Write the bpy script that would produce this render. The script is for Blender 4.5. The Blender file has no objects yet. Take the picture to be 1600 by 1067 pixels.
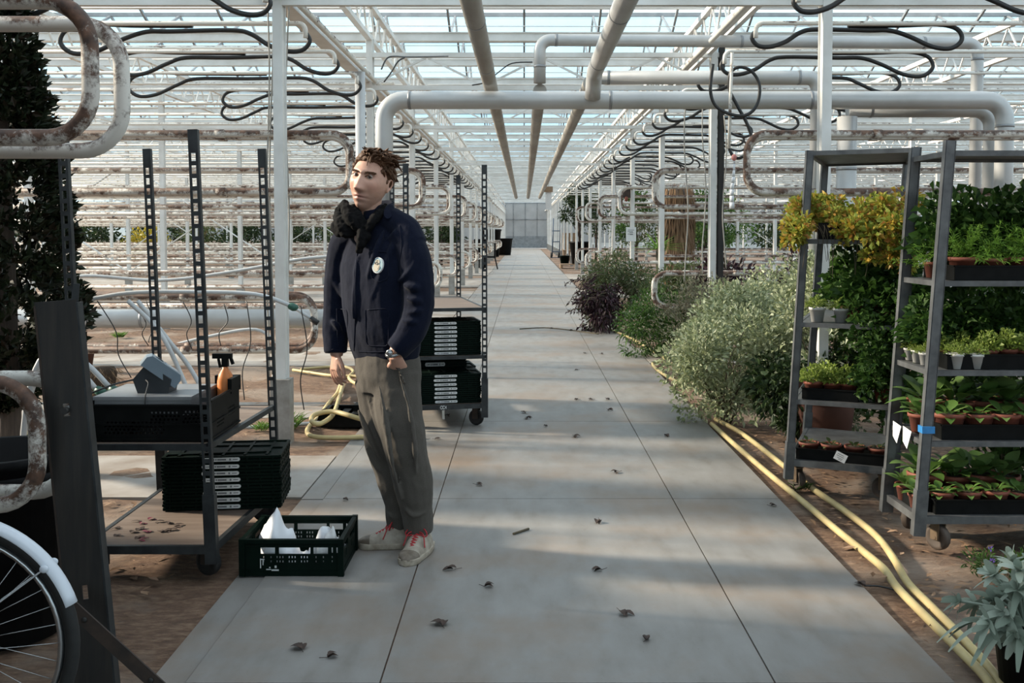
import bpy, math, random
import numpy as np
from mathutils import Vector, Matrix
R = random.Random(7)
C = bpy.context.scene.collection
PI = math.pi
# ---------------------------------------------------------------- camera model
F = 1555.0; TH = math.radians(2.5); H = 1.42
PX = 819.0; PY = 363.0 + F * math.tan(TH)
def ray(x, y):
    a = (x - PX) / F; b = -(y - PY) / F
    return Vector((a, math.cos(TH) + b * math.sin(TH), -math.sin(TH) + b * math.cos(TH)))
def at(x, y, Y):
    d = ray(x, y); t = Y / d.y
    return Vector((d.x * t, Y, H + d.z * t))
def gr(x, y, z=0.0):
    d = ray(x, y); t = (z - H) / d.z
    return Vector((d.x * t, d.y * t, z))
cam = bpy.data.cameras.new('camera'); camo = bpy.data.objects.new('camera', cam); C.objects.link(camo)
camo.location = (0, 0, H); camo.rotation_euler = (PI / 2 - TH, 0, 0)
cam.sensor_width = 36; cam.lens = F * 36 / 1600
cam.shift_x = (800 - PX) / 1600; cam.shift_y = (PY - 533.5) / 1600
cam.clip_end = 400; cam.clip_start = 0.05
bpy.context.scene.camera = camo
# ---------------------------------------------------------------- mesh builder
def V(*a): return Vector(a)
class MB:
    def __init__(s): s.v = []; s.f = []; s.m = []; s.s = []
    def add(s, vs, fs, m=0, sm=False):
        b = len(s.v); s.v.extend([tuple(p) for p in vs])
        for f in fs: s.f.append([i + b for i in f]); s.m.append(m); s.s.append(sm)
    def box(s, c, d, rot=None, m=0):
        hx, hy, hz = d[0] / 2, d[1] / 2, d[2] / 2
        vs = [V(x, y, z) for z in (-hz, hz) for y in (-hy, hy) for x in (-hx, hx)]
        if rot is not None: vs = [rot @ p for p in vs]
        c = Vector(c)
        s.add([p + c for p in vs], [(0, 2, 3, 1), (4, 5, 7, 6), (0, 1, 5, 4), (2, 6, 7, 3), (0, 4, 6, 2), (1, 3, 7, 5)], m)
        return s
    def box2(s, a, b, m=0):
        return s.box([(a[i] + b[i]) / 2 for i in range(3)], [abs(b[i] - a[i]) for i in range(3)], None, m)
    def bar(s, p, q, w, h, m=0, up=(0, 0, 1)):
        p = Vector(p); q = Vector(q); d = q - p; L = d.length; d.normalize(); u = Vector(up)
        if abs(d.dot(u)) > .98: u = V(0, 1, 0)
        x = d.cross(u).normalized(); u = x.cross(d).normalized()
        rot = Matrix((x, d, u)).transposed()
        return s.box((p + q) / 2, (w, L, h), rot, m)
    def tube(s, pts, r, n=8, m=0, closed=False, caps=True, flat=None):
        pts = [Vector(p) for p in pts]; N = len(pts)
        rr = r if isinstance(r, (list, tuple)) else [r] * N
        t = []
        for i in range(N):
            a = pts[(i - 1) % N] if (i > 0 or closed) else pts[i]; b = pts[(i + 1) % N] if (i < N - 1 or closed) else pts[i]
            d = b - a
            t.append(d.normalized() if d.length > 1e-9 else V(0, 0, 1))
        u = V(0, 0, 1) if abs(t[0].z) < .9 else V(1, 0, 0)
        u = (u - t[0] * u.dot(t[0])).normalized()
        vs = []
        for i in range(N):
            u = u - t[i] * u.dot(t[i])
            u = u.normalized() if u.length > 1e-6 else t[i].orthogonal().normalized()
            w = t[i].cross(u)
            for k in range(n):
                a = 2 * PI * k / n
                ru, rw = (rr[i], rr[i]) if flat is None else (rr[i] * flat[0], rr[i] * flat[1])
                vs.append(pts[i] + u * (math.cos(a) * ru) + w * (math.sin(a) * rw))
        fs = []
        for i in range(N if closed else N - 1):
            j = (i + 1) % N
            for k in range(n):
                l = (k + 1) % n
                fs.append((i * n + k, i * n + l, j * n + l, j * n + k))
        s.add(vs, fs, m, True)
        if caps and not closed:
            b = len(s.v) - N * n
            s.f.append([b + k for k in range(n)][::-1]); s.m.append(m); s.s.append(False)
            s.f.append([b + (N - 1) * n + k for k in range(n)]); s.m.append(m); s.s.append(False)
        return s
    def lathe(s, prof, c=(0, 0, 0), n=16, m=0, sm=True, axis=None):
        c = Vector(c); vs = []
        for r, z in prof:
            for k in range(n):
                a = 2 * PI * k / n
                p = V(r * math.cos(a), r * math.sin(a), z)
                vs.append((axis @ p if axis is not None else p) + c)
        fs = []
        for i in range(len(prof) - 1):
            for k in range(n):
                l = (k + 1) % n
                fs.append((i * n + k, i * n + l, (i + 1) * n + l, (i + 1) * n + k))
        s.add(vs, fs, m, sm); return s
    def loft(s, rings, m=0, caps=True, sm=True):
        n = len(rings[0]); vs = [p for r in rings for p in r]; fs = []
        for i in range(len(rings) - 1):
            for k in range(n):
                l = (k + 1) % n
                fs.append((i * n + k, i * n + l, (i + 1) * n + l, (i + 1) * n + k))
        if caps: fs.append(list(range(n))[::-1]); fs.append([(len(rings) - 1) * n + k for k in range(n)])
        s.add(vs, fs, m, sm); return s
    def ball(s, c, r, nu=12, nv=8, m=0, rot=None):
        r = (r, r, r) if not isinstance(r, (tuple, list)) else r
        rings = []; c = Vector(c)
        for i in range(1, nv):
            ph = PI * i / nv; ring = []
            for k in range(nu):
                a = 2 * PI * k / nu
                p = V(r[0] * math.sin(ph) * math.cos(a), r[1] * math.sin(ph) * math.sin(a), -r[2] * math.cos(ph))
                ring.append((rot @ p if rot is not None else p) + c)
            rings.append(ring)
        return s.loft(rings, m)
    def quad(s, a, b, c, d, m=0): s.add([a, b, c, d], [(0, 1, 2, 3)], m); return s
    def leaf(s, p, d, up, L, w, segs=1, droop=0.0, fold=.25, m=0, prof=None):
        """one leaf from point p along d; its width runs across up"""
        d = Vector(d).normalized(); up = Vector(up)
        x = d.cross(up)
        x = x.normalized() if x.length > 1e-5 else d.orthogonal().normalized()
        nrm = x.cross(d).normalized(); p = Vector(p)
        if segs == 1:
            s.add([p, p + d * (L * .5) + x * (w / 2) + nrm * (fold * w), p + d * L - V(0, 0, droop * L), p + d * (L * .5) - x * (w / 2) + nrm * (fold * w)], [(0, 1, 2, 3)], m, False)
            return
        vs = []
        for i in range(segs + 1):
            t = i / segs
            ww = (prof(t) if prof else math.sin(PI * min(1, .06 + .94 * t) ** .9)) * w / 2
            c = p + d * (L * t) - V(0, 0, droop * L * t * t)
            vs += [c - x * ww + nrm * (fold * ww), c, c + x * ww + nrm * (fold * ww)]
        fs = []
        for i in range(segs):
            a = i * 3
            fs += [(a, a + 1, a + 4, a + 3), (a + 1, a + 2, a + 5, a + 4)]
        s.add(vs, fs, m, True)
    def panel(s, o, ux, uz, w, h, t, holes, m=0):
        """a plate of width w (along ux), height h (along uz), thickness t, with rectangular holes (x0, z0, x1, z1)"""
        o = Vector(o); ux = Vector(ux).normalized(); uz = Vector(uz).normalized(); un = ux.cross(uz)
        xs = sorted({0, w} | {x for q in holes for x in (q[0], q[2])}); zs = sorted({0, h} | {z for q in holes for z in (q[1], q[3])})
        rot = Matrix((ux, un, uz)).transposed()
        for j in range(len(zs) - 1):
            run = None
            for i in range(len(xs)):
                solid = False
                if i < len(xs) - 1:
                    cx, cz = (xs[i] + xs[i + 1]) / 2, (zs[j] + zs[j + 1]) / 2
                    solid = not any(q[0] < cx < q[2] and q[1] < cz < q[3] for q in holes)
                if solid and run is None: run = xs[i]
                if not solid and run is not None:
                    a, b = run, xs[i]; run = None
                    s.box(o + ux * ((a + b) / 2) + uz * ((zs[j] + zs[j + 1]) / 2), (b - a, t, zs[j + 1] - zs[j]), rot, m)
        return s
    def build(s, name, mats, parent=None, origin=None):
        o0 = Vector(origin) if origin is not None else (ORG.get(parent.name, V(0, 0, 0)) if parent is not None else V(0, 0, 0))
        me = bpy.data.meshes.new(name)
        me.from_pydata([(p[0] - o0.x, p[1] - o0.y, p[2] - o0.z) for p in s.v], [], s.f)
        mats = mats if isinstance(mats, (list, tuple)) else [mats]
        for mt in mats: me.materials.append(mt)
        if len(mats) > 1: me.polygons.foreach_set('material_index', s.m)
        me.polygons.foreach_set('use_smooth', s.s)
        me.update()
        o = bpy.data.objects.new(name, me); C.objects.link(o)
        if parent is not None:
            o.parent = parent; ORG[o.name] = o0
        else:
            o.location = o0; ORG[o.name] = o0
        return o
ORG = {}
KIDS = {}
def thing(name, label, cat, loc=(0, 0, 0), rz=0.0, group=None, local=False):
    o = bpy.data.objects.new(name, None); C.objects.link(o)
    o.empty_display_size = .1
    o.location = loc; o.rotation_euler = (0, 0, rz); o['label'] = label; o['category'] = cat
    if group: o['group'] = group
    ORG[o.name] = V(0, 0, 0) if local else Vector(loc)
    return o
def tag(o, label, cat, group=None, kind=None):
    o['label'] = label; o['category'] = cat
    if group: o['group'] = group
    if kind: o['kind'] = kind
    return o
def struct(o, label=None):
    o['kind'] = 'structure'
    if label: o['label'] = label
    return o
def kids_of(o):
    return [c for c in bpy.data.objects if c.parent == o]
def dup(root, loc, rz=0.0, label=None, group=None, scale=None, tree=None):
    r = root.copy(); C.objects.link(r); r.location = loc; r.rotation_euler = (0, 0, rz)
    if scale: r.scale = (scale, scale, scale) if not isinstance(scale, (tuple, list)) else scale
    if label: r['label'] = label
    if group: r['group'] = group
    if root.name not in KIDS: KIDS[root.name] = [(c, kids_of(c)) for c in kids_of(root)]
    for ch, gs in KIDS[root.name]:
        c = ch.copy(); C.objects.link(c); c.parent = r
        for g in gs:
            d = g.copy(); C.objects.link(d); d.parent = c
    return r
ORD = 'first second third fourth fifth sixth seventh eighth ninth tenth eleventh twelfth thirteenth fourteenth fifteenth sixteenth seventeenth eighteenth nineteenth twentieth'.split()
TENS = {20: 'twenty', 30: 'thirty', 40: 'forty', 50: 'fifty'}
def nth(i):
    if i < 20: return ORD[i]
    t, u = divmod(i + 1, 10)
    return TENS[t * 10] + '-' + ORD[u - 1] if u else TENS[t * 10][:-1] + 'ieth'
def catmull(P, n=6, closed=False):
    P = [Vector(p) for p in P]; N = len(P); out = []
    rng = range(N) if closed else range(N - 1)
    for i in rng:
        if closed: a, b, c, d = P[(i - 1) % N], P[i], P[(i + 1) % N], P[(i + 2) % N]
        else: a, b, c, d = P[max(i - 1, 0)], P[i], P[i + 1], P[min(i + 2, N - 1)]
        for k in range(n):
            t = k / n
            out.append(.5 * ((2 * b) + (c - a) * t + (2 * a - 5 * b + 4 * c - d) * t * t + (3 * b - a - 3 * c + d) * t ** 3))
    if not closed: out.append(P[-1])
    return out
def fillet(P, r, n=5):
    P = [Vector(p) for p in P]; out = [P[0]]
    for i in range(1, len(P) - 1):
        a = (P[i - 1] - P[i]); b = (P[i + 1] - P[i]); q = min(r, a.length * .5, b.length * .5)
        p0 = P[i] + a.normalized() * q; p1 = P[i] + b.normalized() * q
        k = .55
        for j in range(n + 1):
            t = j / n
            c0 = p0.lerp(P[i], k); c1 = p1.lerp(P[i], k)
            out.append(p0 * (1 - t) ** 3 + c0 * 3 * t * (1 - t) ** 2 + c1 * 3 * t * t * (1 - t) + p1 * t ** 3)
    out.append(P[-1]); return out
# ---------------------------------------------------------------- materials
def nodes(name):
    m = bpy.data.materials.new(name); m.use_nodes = True
    nt = m.node_tree; b = nt.nodes['Principled BSDF']
    return m, nt, b
def ramp(nt, stops, interp='LINEAR'):
    r = nt.nodes.new('ShaderNodeValToRGB'); e = r.color_ramp.elements
    r.color_ramp.interpolation = interp
    while len(e) < len(stops): e.new(.5)
    for i, (p, c) in enumerate(stops):
        e[i].position = p; e[i].color = (*c, 1) if len(c) == 3 else c
    return r
def noise(nt, scale, detail=4, coord='Object', stretch=None, rough=.55):
    tc = nt.nodes.new('ShaderNodeTexCoord'); n = nt.nodes.new('ShaderNodeTexNoise')
    n.inputs['Scale'].default_value = scale; n.inputs['Detail'].default_value = detail; n.inputs['Roughness'].default_value = rough
    src = tc.outputs['Object' if coord == 'World' else coord]
    if coord == 'World':
        g = nt.nodes.new('ShaderNodeNewGeometry'); src = g.outputs['Position']
    if stretch:
        mp = nt.nodes.new('ShaderNodeMapping'); mp.inputs['Scale'].default_value = stretch
        nt.links.new(src, mp.inputs['Vector']); src = mp.outputs['Vector']
    nt.links.new(src, n.inputs['Vector'])
    return n
def bump(nt, b, node, strength=.2, dist=.01):
    bp = nt.nodes.new('ShaderNodeBump'); bp.inputs['Strength'].default_value = strength; bp.inputs['Distance'].default_value = dist
    nt.links.new(node.outputs[0], bp.inputs['Height']); nt.links.new(bp.outputs[0], b.inputs['Normal'])
def mat(name, c1, c2=None, rough=.6, metal=0.0, scale=8.0, bmp=0.0, stretch=None, detail=4, lo=.35, hi=.65, spec=.5):
    m, nt, b = nodes(name)
    b.inputs['Roughness'].default_value = rough; b.inputs['Metallic'].default_value = metal
    b.inputs['Specular IOR Level'].default_value = spec
    c2 = c2 or tuple(x * .8 for x in c1)
    n = noise(nt, scale, detail, stretch=stretch); r = ramp(nt, [(lo, c1), (hi, c2)])
    nt.links.new(n.outputs[0], r.inputs[0]); nt.links.new(r.outputs[0], b.inputs['Base Color'])
    if bmp: bump(nt, b, n, bmp)
    return m
def leafmat(name, cols, trans=.3, rough=.5):
    m, nt, b = nodes(name)
    g = nt.nodes.new('ShaderNodeNewGeometry')
    n = len(cols); r = ramp(nt, [(i / max(1, n - 1), c) for i, c in enumerate(cols)])
    nt.links.new(g.outputs['Random Per Island'], r.inputs[0]); nt.links.new(r.outputs[0], b.inputs['Base Color'])
    b.inputs['Roughness'].default_value = rough; b.inputs['Specular IOR Level'].default_value = .3
    t = nt.nodes.new('ShaderNodeBsdfTranslucent'); nt.links.new(r.outputs[0], t.inputs['Color'])
    mx = nt.nodes.new('ShaderNodeMixShader'); mx.inputs[0].default_value = trans
    out = nt.nodes['Material Output']
    nt.links.new(b.outputs[0], mx.inputs[1]); nt.links.new(t.outputs[0], mx.inputs[2]); nt.links.new(mx.outputs[0], out.inputs['Surface'])
    return m
def rustmat(name, paint, amount, stretch=(1, 6, 6)):
    """flaking paint over rust; more rust lies on the upper side of a pipe"""
    m, nt, b = nodes(name)
    n = noise(nt, 7, 9, 'World', None, .78); n2 = noise(nt, 30, 3, 'World', None)
    g = nt.nodes.new('ShaderNodeNewGeometry'); sx = nt.nodes.new('ShaderNodeSeparateXYZ'); nt.links.new(g.outputs['Normal'], sx.inputs[0])
    a = nt.nodes.new('ShaderNodeMath'); a.operation = 'MULTIPLY_ADD'; a.inputs[1].default_value = .11; a.inputs[2].default_value = 0
    nt.links.new(sx.outputs[2], a.inputs[0])
    ad = nt.nodes.new('ShaderNodeMath'); ad.operation = 'ADD'; nt.links.new(a.outputs[0], ad.inputs[0]); nt.links.new(n.outputs[0], ad.inputs[1])
    r = ramp(nt, [(max(0, amount - .05), (0, 0, 0)), (min(1, amount + .05), (1, 1, 1))]); nt.links.new(ad.outputs[0], r.inputs[0])
    rr = ramp(nt, [(.3, (.035, .018, .012)), (.55, (.10, .05, .03)), (.75, (.19, .10, .06))]); nt.links.new(n2.outputs[0], rr.inputs[0])
    mx = nt.nodes.new('ShaderNodeMixRGB'); mx.inputs[1].default_value = (*paint, 1)
    nt.links.new(r.outputs[0], mx.inputs[0]); nt.links.new(rr.outputs[0], mx.inputs[2]); nt.links.new(mx.outputs[0], b.inputs['Base Color'])
    b.inputs['Roughness'].default_value = .6
    bump(nt, b, r, .25, .003)
    return m
M = {}
M['white_paint'] = mat('white_paint', (.74, .74, .72), (.60, .59, .56), .45, scale=3)
M['rust_pipe'] = rustmat('rust_pipe', (.66, .64, .59), .565)
M['rust_heavy'] = rustmat('rust_heavy', (.60, .57, .52), .48)
M['rust_light'] = rustmat('rust_light', (.74, .72, .67), .62)
M['duct'] = mat('duct', (0.504, 0.5112, 0.5112), (0.4176, 0.4212, 0.4176), .38, .25, scale=2.5)
M['duct_warm'] = mat('duct_warm', (0.39, 0.375, 0.345), (0.3, 0.2775, 0.2475), .5, .1, scale=4, stretch=(1, .3, 1))
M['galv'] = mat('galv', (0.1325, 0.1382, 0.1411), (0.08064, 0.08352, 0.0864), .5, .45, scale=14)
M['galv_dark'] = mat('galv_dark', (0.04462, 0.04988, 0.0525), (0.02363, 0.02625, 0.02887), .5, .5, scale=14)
M['alu'] = mat('alu', (.30, .31, .32), (.22, .23, .24), .45, .5, scale=5)
M['rubber'] = mat('rubber', (0.0108, 0.0114, 0.012), (0.018, 0.0186, 0.0192), .5, scale=20)
M['dark_plastic'] = mat('dark_plastic', (0.004, 0.0045, 0.0045), (0.007, 0.0075, 0.0075), .45, scale=20, spec=.08)
M['green_plastic'] = mat('green_plastic', (0.00165, 0.00594, 0.00429), (0.00264, 0.00858, 0.00594), .5, scale=20, spec=.06)
M['label'] = mat('label', (0.605, 0.627, 0.627), (0.517, 0.539, 0.539), .5, scale=40)
M['print'] = mat('print', (.10, .11, .12), (.16, .17, .18), .6, scale=80)
M['concrete_pier'] = mat('concrete_pier', (.36, .345, .32), (.25, .235, .21), .85, scale=12, bmp=.2)
M['wheel_brown'] = mat('wheel_brown', (.075, .055, .042), (.05, .038, .03), .7, scale=12)
M['caster_brown'] = mat('caster_brown', (.15, .10, .055), (.10, .065, .035), .6, scale=14)
M['truck_blue'] = mat('truck_blue', (.03, .06, .11), (.02, .04, .08), .5, scale=8)
M['ply'] = mat('ply', (.19, .145, .115), (.125, .09, .07), .7, scale=3, stretch=(1, 8, 8))
M['terracotta'] = mat('terracotta', (.21, .058, .032), (.15, .042, .025), .7, scale=10)
M['brown_pot'] = mat('brown_pot', (.10, .042, .030), (.07, .03, .022), .6, scale=6)
M['white_pot'] = mat('white_pot', (.62, .62, .60), (.50, .49, .46), .5, scale=12)
M['black_pot'] = mat('black_pot', (0.006, 0.006, 0.0065), (0.01, 0.01, 0.0105), .5, scale=10, spec=.08)
M['soil_pot'] = mat('soil_pot', (.035, .022, .014), (.06, .04, .026), .95, scale=60, bmp=.5)
M['hose_yellow'] = mat('hose_yellow', (.52, .42, .20), (.40, .31, .15), .55, scale=7)
M['white_bag'] = mat('white_bag', (.78, .80, .84), (.72, .74, .78), .35, scale=6)
M['tire'] = mat('tire', (0.0072, 0.0072, 0.0072), (0.012, 0.012, 0.012), .7, scale=30)
M['chrome'] = mat('chrome', (.40, .41, .42), (.34, .35, .36), .25, .9, scale=5)
M['steel_dark'] = mat('steel_dark', (0.0165, 0.0165, 0.0165), (0.0341, 0.0297, 0.0264), .55, .3, scale=6, stretch=(6, 6, .6))
M['rust_bar'] = mat('rust_bar', (.05, .033, .025), (.025, .019, .016), .8, scale=20)
M['white_mudguard'] = mat('white_mudguard', (.68, .73, .80), (.60, .65, .72), .3, scale=4)
M['bark'] = mat('bark', (.075, .055, .042), (.045, .033, .026), .9, scale=12, bmp=.6, stretch=(4, 4, .7))
M['twig'] = mat('twig', (.10, .08, .05), (.06, .05, .03), .8, scale=12)
M['green_stem'] = mat('green_stem', (.06, .10, .03), (.09, .12, .04), .7, scale=12)
M['orange'] = mat('orange', (.62, .20, .05), (.5, .15, .04), .4, scale=5)
M['scale_grey'] = mat('scale_grey', (.17, .22, .27), (.13, .18, .22), .4, scale=8)
M['scale_dark'] = mat('scale_dark', (.02, .025, .03), (.03, .035, .04), .4, scale=8)
M['screen'] = mat('screen', (.42, .48, .52), (.36, .42, .46), .2, scale=8)
M['paper'] = mat('paper', (.70, .70, .70), (.63, .63, .63), .8, scale=20)
M['green_fit'] = mat('green_fit', (.02, .10, .07), (.015, .075, .05), .45, scale=20)
M['pvc'] = mat('pvc', (.50, .52, .53), (.42, .43, .43), .45, scale=6)
M['blue_tape'] = mat('blue_tape', (.03, .22, .52), (.02, .17, .42), .5, scale=20)
M['wood'] = mat('wood', (.30, .20, .12), (.20, .13, .08), .8, scale=5, stretch=(1, 8, 8))
M['string'] = mat('string', (.35, .34, .31), (.28, .27, .25), .8, scale=20)
M['pink'] = mat('pink', (.62, .25, .22), (.5, .2, .18), .6, scale=20)
M['dead_leaf'] = mat('dead_leaf', (.035, .022, .018), (.065, .04, .03), .8, scale=30)
M['petal'] = mat('petal', (.20, .03, .06), (.10, .02, .035), .7, scale=30)
M['timber'] = mat('timber', (.09, .075, .06), (.06, .05, .04), .85, scale=4, stretch=(8, 8, .6))

def mk_concrete():
    m, nt, b = nodes('path_concrete')
    n = noise(nt, 1.1, 8, 'World', None, .62); n2 = noise(nt, 9, 5, 'World', (1, .35, 1)); n3 = noise(nt, 120, 2, 'World')
    r = ramp(nt, [(.3, (.25, .242, .232)), (.55, (.215, .205, .192)), (.75, (.17, .156, .14))]); nt.links.new(n2.outputs[0], r.inputs[0])
    d = ramp(nt, [(.47, (0, 0, 0)), (.68, (.8, .8, .8))]); nt.links.new(n.outputs[0], d.inputs[0])
    mx = nt.nodes.new('ShaderNodeMixRGB'); mx.inputs[2].default_value = (.215, .155, .11, 1)
    nt.links.new(d.outputs[0], mx.inputs[0]); nt.links.new(r.outputs[0], mx.inputs[1])
    sp = ramp(nt, [(.70, (1, 1, 1)), (.76, (.45, .4, .36))]); nt.links.new(n3.outputs[0], sp.inputs[0])
    mu = nt.nodes.new('ShaderNodeMixRGB'); mu.blend_type = 'MULTIPLY'; mu.inputs[0].default_value = .8
    nt.links.new(mx.outputs[0], mu.inputs[1]); nt.links.new(sp.outputs[0], mu.inputs[2]); nt.links.new(mu.outputs[0], b.inputs['Base Color'])
    b.inputs['Roughness'].default_value = .5; b.inputs['Specular IOR Level'].default_value = .35
    bump(nt, b, n2, .08, .01)
    return m
M['concrete'] = mk_concrete()
def mk_soil():
    m, nt, b = nodes('soil')
    n = noise(nt, 1.3, 6, 'World'); n2 = noise(nt, 26, 6, 'World', (.6, 1.4, 1), .7); n4 = noise(nt, .55, 4, 'World')
    r = ramp(nt, [(.3, (.075, .042, .027)), (.5, (.15, .088, .055)), (.66, (.24, .155, .10)), (.8, (.36, .27, .20))]); nt.links.new(n2.outputs[0], r.inputs[0])
    d = ramp(nt, [(.50, (0, 0, 0)), (.62, (.8, .8, .8))]); nt.links.new(n.outputs[0], d.inputs[0])
    mx = nt.nodes.new('ShaderNodeMixRGB'); mx.inputs[2].default_value = (.27, .215, .17, 1)
    nt.links.new(d.outputs[0], mx.inputs[0]); nt.links.new(r.outputs[0], mx.inputs[1])
    g = ramp(nt, [(.56, (0, 0, 0)), (.68, (.6, .6, .6))]); nt.links.new(n4.outputs[0], g.inputs[0])
    m2 = nt.nodes.new('ShaderNodeMixRGB'); m2.inputs[2].default_value = (.055, .05, .03, 1)
    nt.links.new(g.outputs[0], m2.inputs[0]); nt.links.new(mx.outputs[0], m2.inputs[1]); nt.links.new(m2.outputs[0], b.inputs['Base Color'])
    b.inputs['Roughness'].default_value = .95
    bump(nt, b, n2, .7, .03)
    return m
M['soil'] = mk_soil()
M['pale_strip'] = mat('pale_strip', (.34, .32, .295), (.20, .165, .135), .8, scale=2.2, detail=8)
M['chip'] = leafmat('mulch_chip', [(.10, .055, .03), (.20, .12, .07), (.34, .22, .14), (.15, .09, .06)], 0, .9)
def mk_glass():
    m, nt, b = nodes('roof_glass')
    out = nt.nodes['Material Output']; nt.nodes.remove(b)
    t = nt.nodes.new('ShaderNodeBsdfTransparent'); t.inputs[0].default_value = (.85, .935, .965, 1)
    tl = nt.nodes.new('ShaderNodeBsdfTranslucent'); tl.inputs[0].default_value = (.9, .93, .95, 1)
    gl = nt.nodes.new('ShaderNodeBsdfGlossy'); gl.inputs['Roughness'].default_value = .08
    n = noise(nt, .8, 5, 'World', (.5, 1, 1)); r = ramp(nt, [(.4, (.02, .02, .02)), (.75, (.09, .09, .09))]); nt.links.new(n.outputs[0], r.inputs[0])
    mx = nt.nodes.new('ShaderNodeMixShader'); nt.links.new(r.outputs[0], mx.inputs[0]); nt.links.new(t.outputs[0], mx.inputs[1]); nt.links.new(tl.outputs[0], mx.inputs[2])
    lw = nt.nodes.new('ShaderNodeNewGeometry'); dt = nt.nodes.new('ShaderNodeVectorMath'); dt.operation = 'DOT_PRODUCT'
    nt.links.new(lw.outputs['Incoming'], dt.inputs[0]); nt.links.new(lw.outputs['Normal'], dt.inputs[1])
    ab = nt.nodes.new('ShaderNodeMath'); ab.operation = 'ABSOLUTE'; nt.links.new(dt.outputs['Value'], ab.inputs[0])
    fr = ramp(nt, [(0, (.3, .3, .3)), (.12, (.15, .15, .15)), (.35, (.06, .06, .06)), (1, (.03, .03, .03))]); nt.links.new(ab.outputs[0], fr.inputs[0])
    m2 = nt.nodes.new('ShaderNodeMixShader'); nt.links.new(fr.outputs[0], m2.inputs[0]); nt.links.new(mx.outputs[0], m2.inputs[1]); nt.links.new(gl.outputs[0], m2.inputs[2])
    nt.links.new(m2.outputs[0], out.inputs['Surface'])
    return m
M['glass'] = mk_glass()
M['frosted'] = mat('frosted', (.42, .42, .42), (.34, .34, .34), .35, scale=1)
LM = {}
LM['silver'] = leafmat('leaf_silver', [(0.158, 0.193, 0.09652), (0.2984, 0.3335, 0.193), (0.5265, 0.5616, 0.3861), (0.2281, 0.2633, 0.1229), (0.3861, 0.4388, 0.2633)], .25)
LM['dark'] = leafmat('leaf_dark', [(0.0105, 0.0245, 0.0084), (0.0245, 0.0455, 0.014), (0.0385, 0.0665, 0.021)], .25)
LM['feather'] = leafmat('leaf_feather', [(.10, .22, .025), (.16, .31, .04), (.22, .38, .06)], .4)
LM['green'] = leafmat('leaf_green', [(.055, .12, .02), (.09, .18, .03), (.14, .25, .05)], .35)
LM['parsley'] = leafmat('leaf_parsley', [(.02, .055, .012), (.045, .10, .02), (.075, .15, .03)], .35)
LM['lime'] = leafmat('leaf_lime', [(.17, .24, .04), (.25, .33, .07), (.33, .40, .12)], .4)
LM['autumn'] = leafmat('leaf_autumn', [(0.1771, 0.253, 0.03795), (0.3036, 0.3542, 0.06325), (0.5313, 0.3795, 0.0506), (0.4048, 0.1771, 0.0506), (0.253, 0.3036, 0.0506), (0.3542, 0.4048, 0.0759), (0.5819, 0.4554, 0.0759)], .35)
LM['purple'] = leafmat('leaf_purple', [(0.021, 0.0098, 0.0154), (0.0385, 0.0154, 0.0245), (0.0595, 0.028, 0.035), (0.028, 0.035, 0.014)], .2)
LM['olive'] = leafmat('leaf_olive', [(.05, .08, .03), (.085, .12, .045), (.12, .15, .06), (.10, .085, .045)], .3)
LM['broad'] = leafmat('leaf_broad', [(0.0672, 0.1344, 0.028), (0.112, 0.2128, 0.0504), (0.1792, 0.28, 0.0896)], .3, .45)
LM['bluegrey'] = leafmat('leaf_bluegrey', [(0.1951, 0.2466, 0.1951), (0.2869, 0.3443, 0.2811), (0.3787, 0.4361, 0.3672)], .15, .7)
LM['thuja'] = leafmat('leaf_thuja', [(0.0048, 0.0096, 0.0036), (0.0084, 0.0156, 0.0054), (0.0144, 0.0228, 0.0084), (0.018, 0.0108, 0.006)], .1)
LM['thatch'] = leafmat('leaf_thatch', [(.22, .14, .08), (.32, .21, .13), (.15, .09, .05)], .1, .9)
LM['yellow'] = leafmat('leaf_yellow', [(.45, .33, .04), (.55, .42, .06), (.22, .25, .05)], .3)
LM['grey_twig'] = leafmat('leaf_greytwig', [(.17, .16, .11), (.24, .23, .17), (.11, .13, .07)], .2)
# ================================================================ the setting
XL = [2.04 + 3.7 * i for i in range(-9, 9)]          # column lines (the path runs between -1.66 and 2.04)
ROWY = [6.78 + 4 * k for k in range(-1, 21)]
X0, X1, YB, YE = -33.2, 35.0, -4.0, 88.0
def rim(X, Y, pad=1.0): return -.53 * Y - pad < X < .51 * Y + pad
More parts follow.
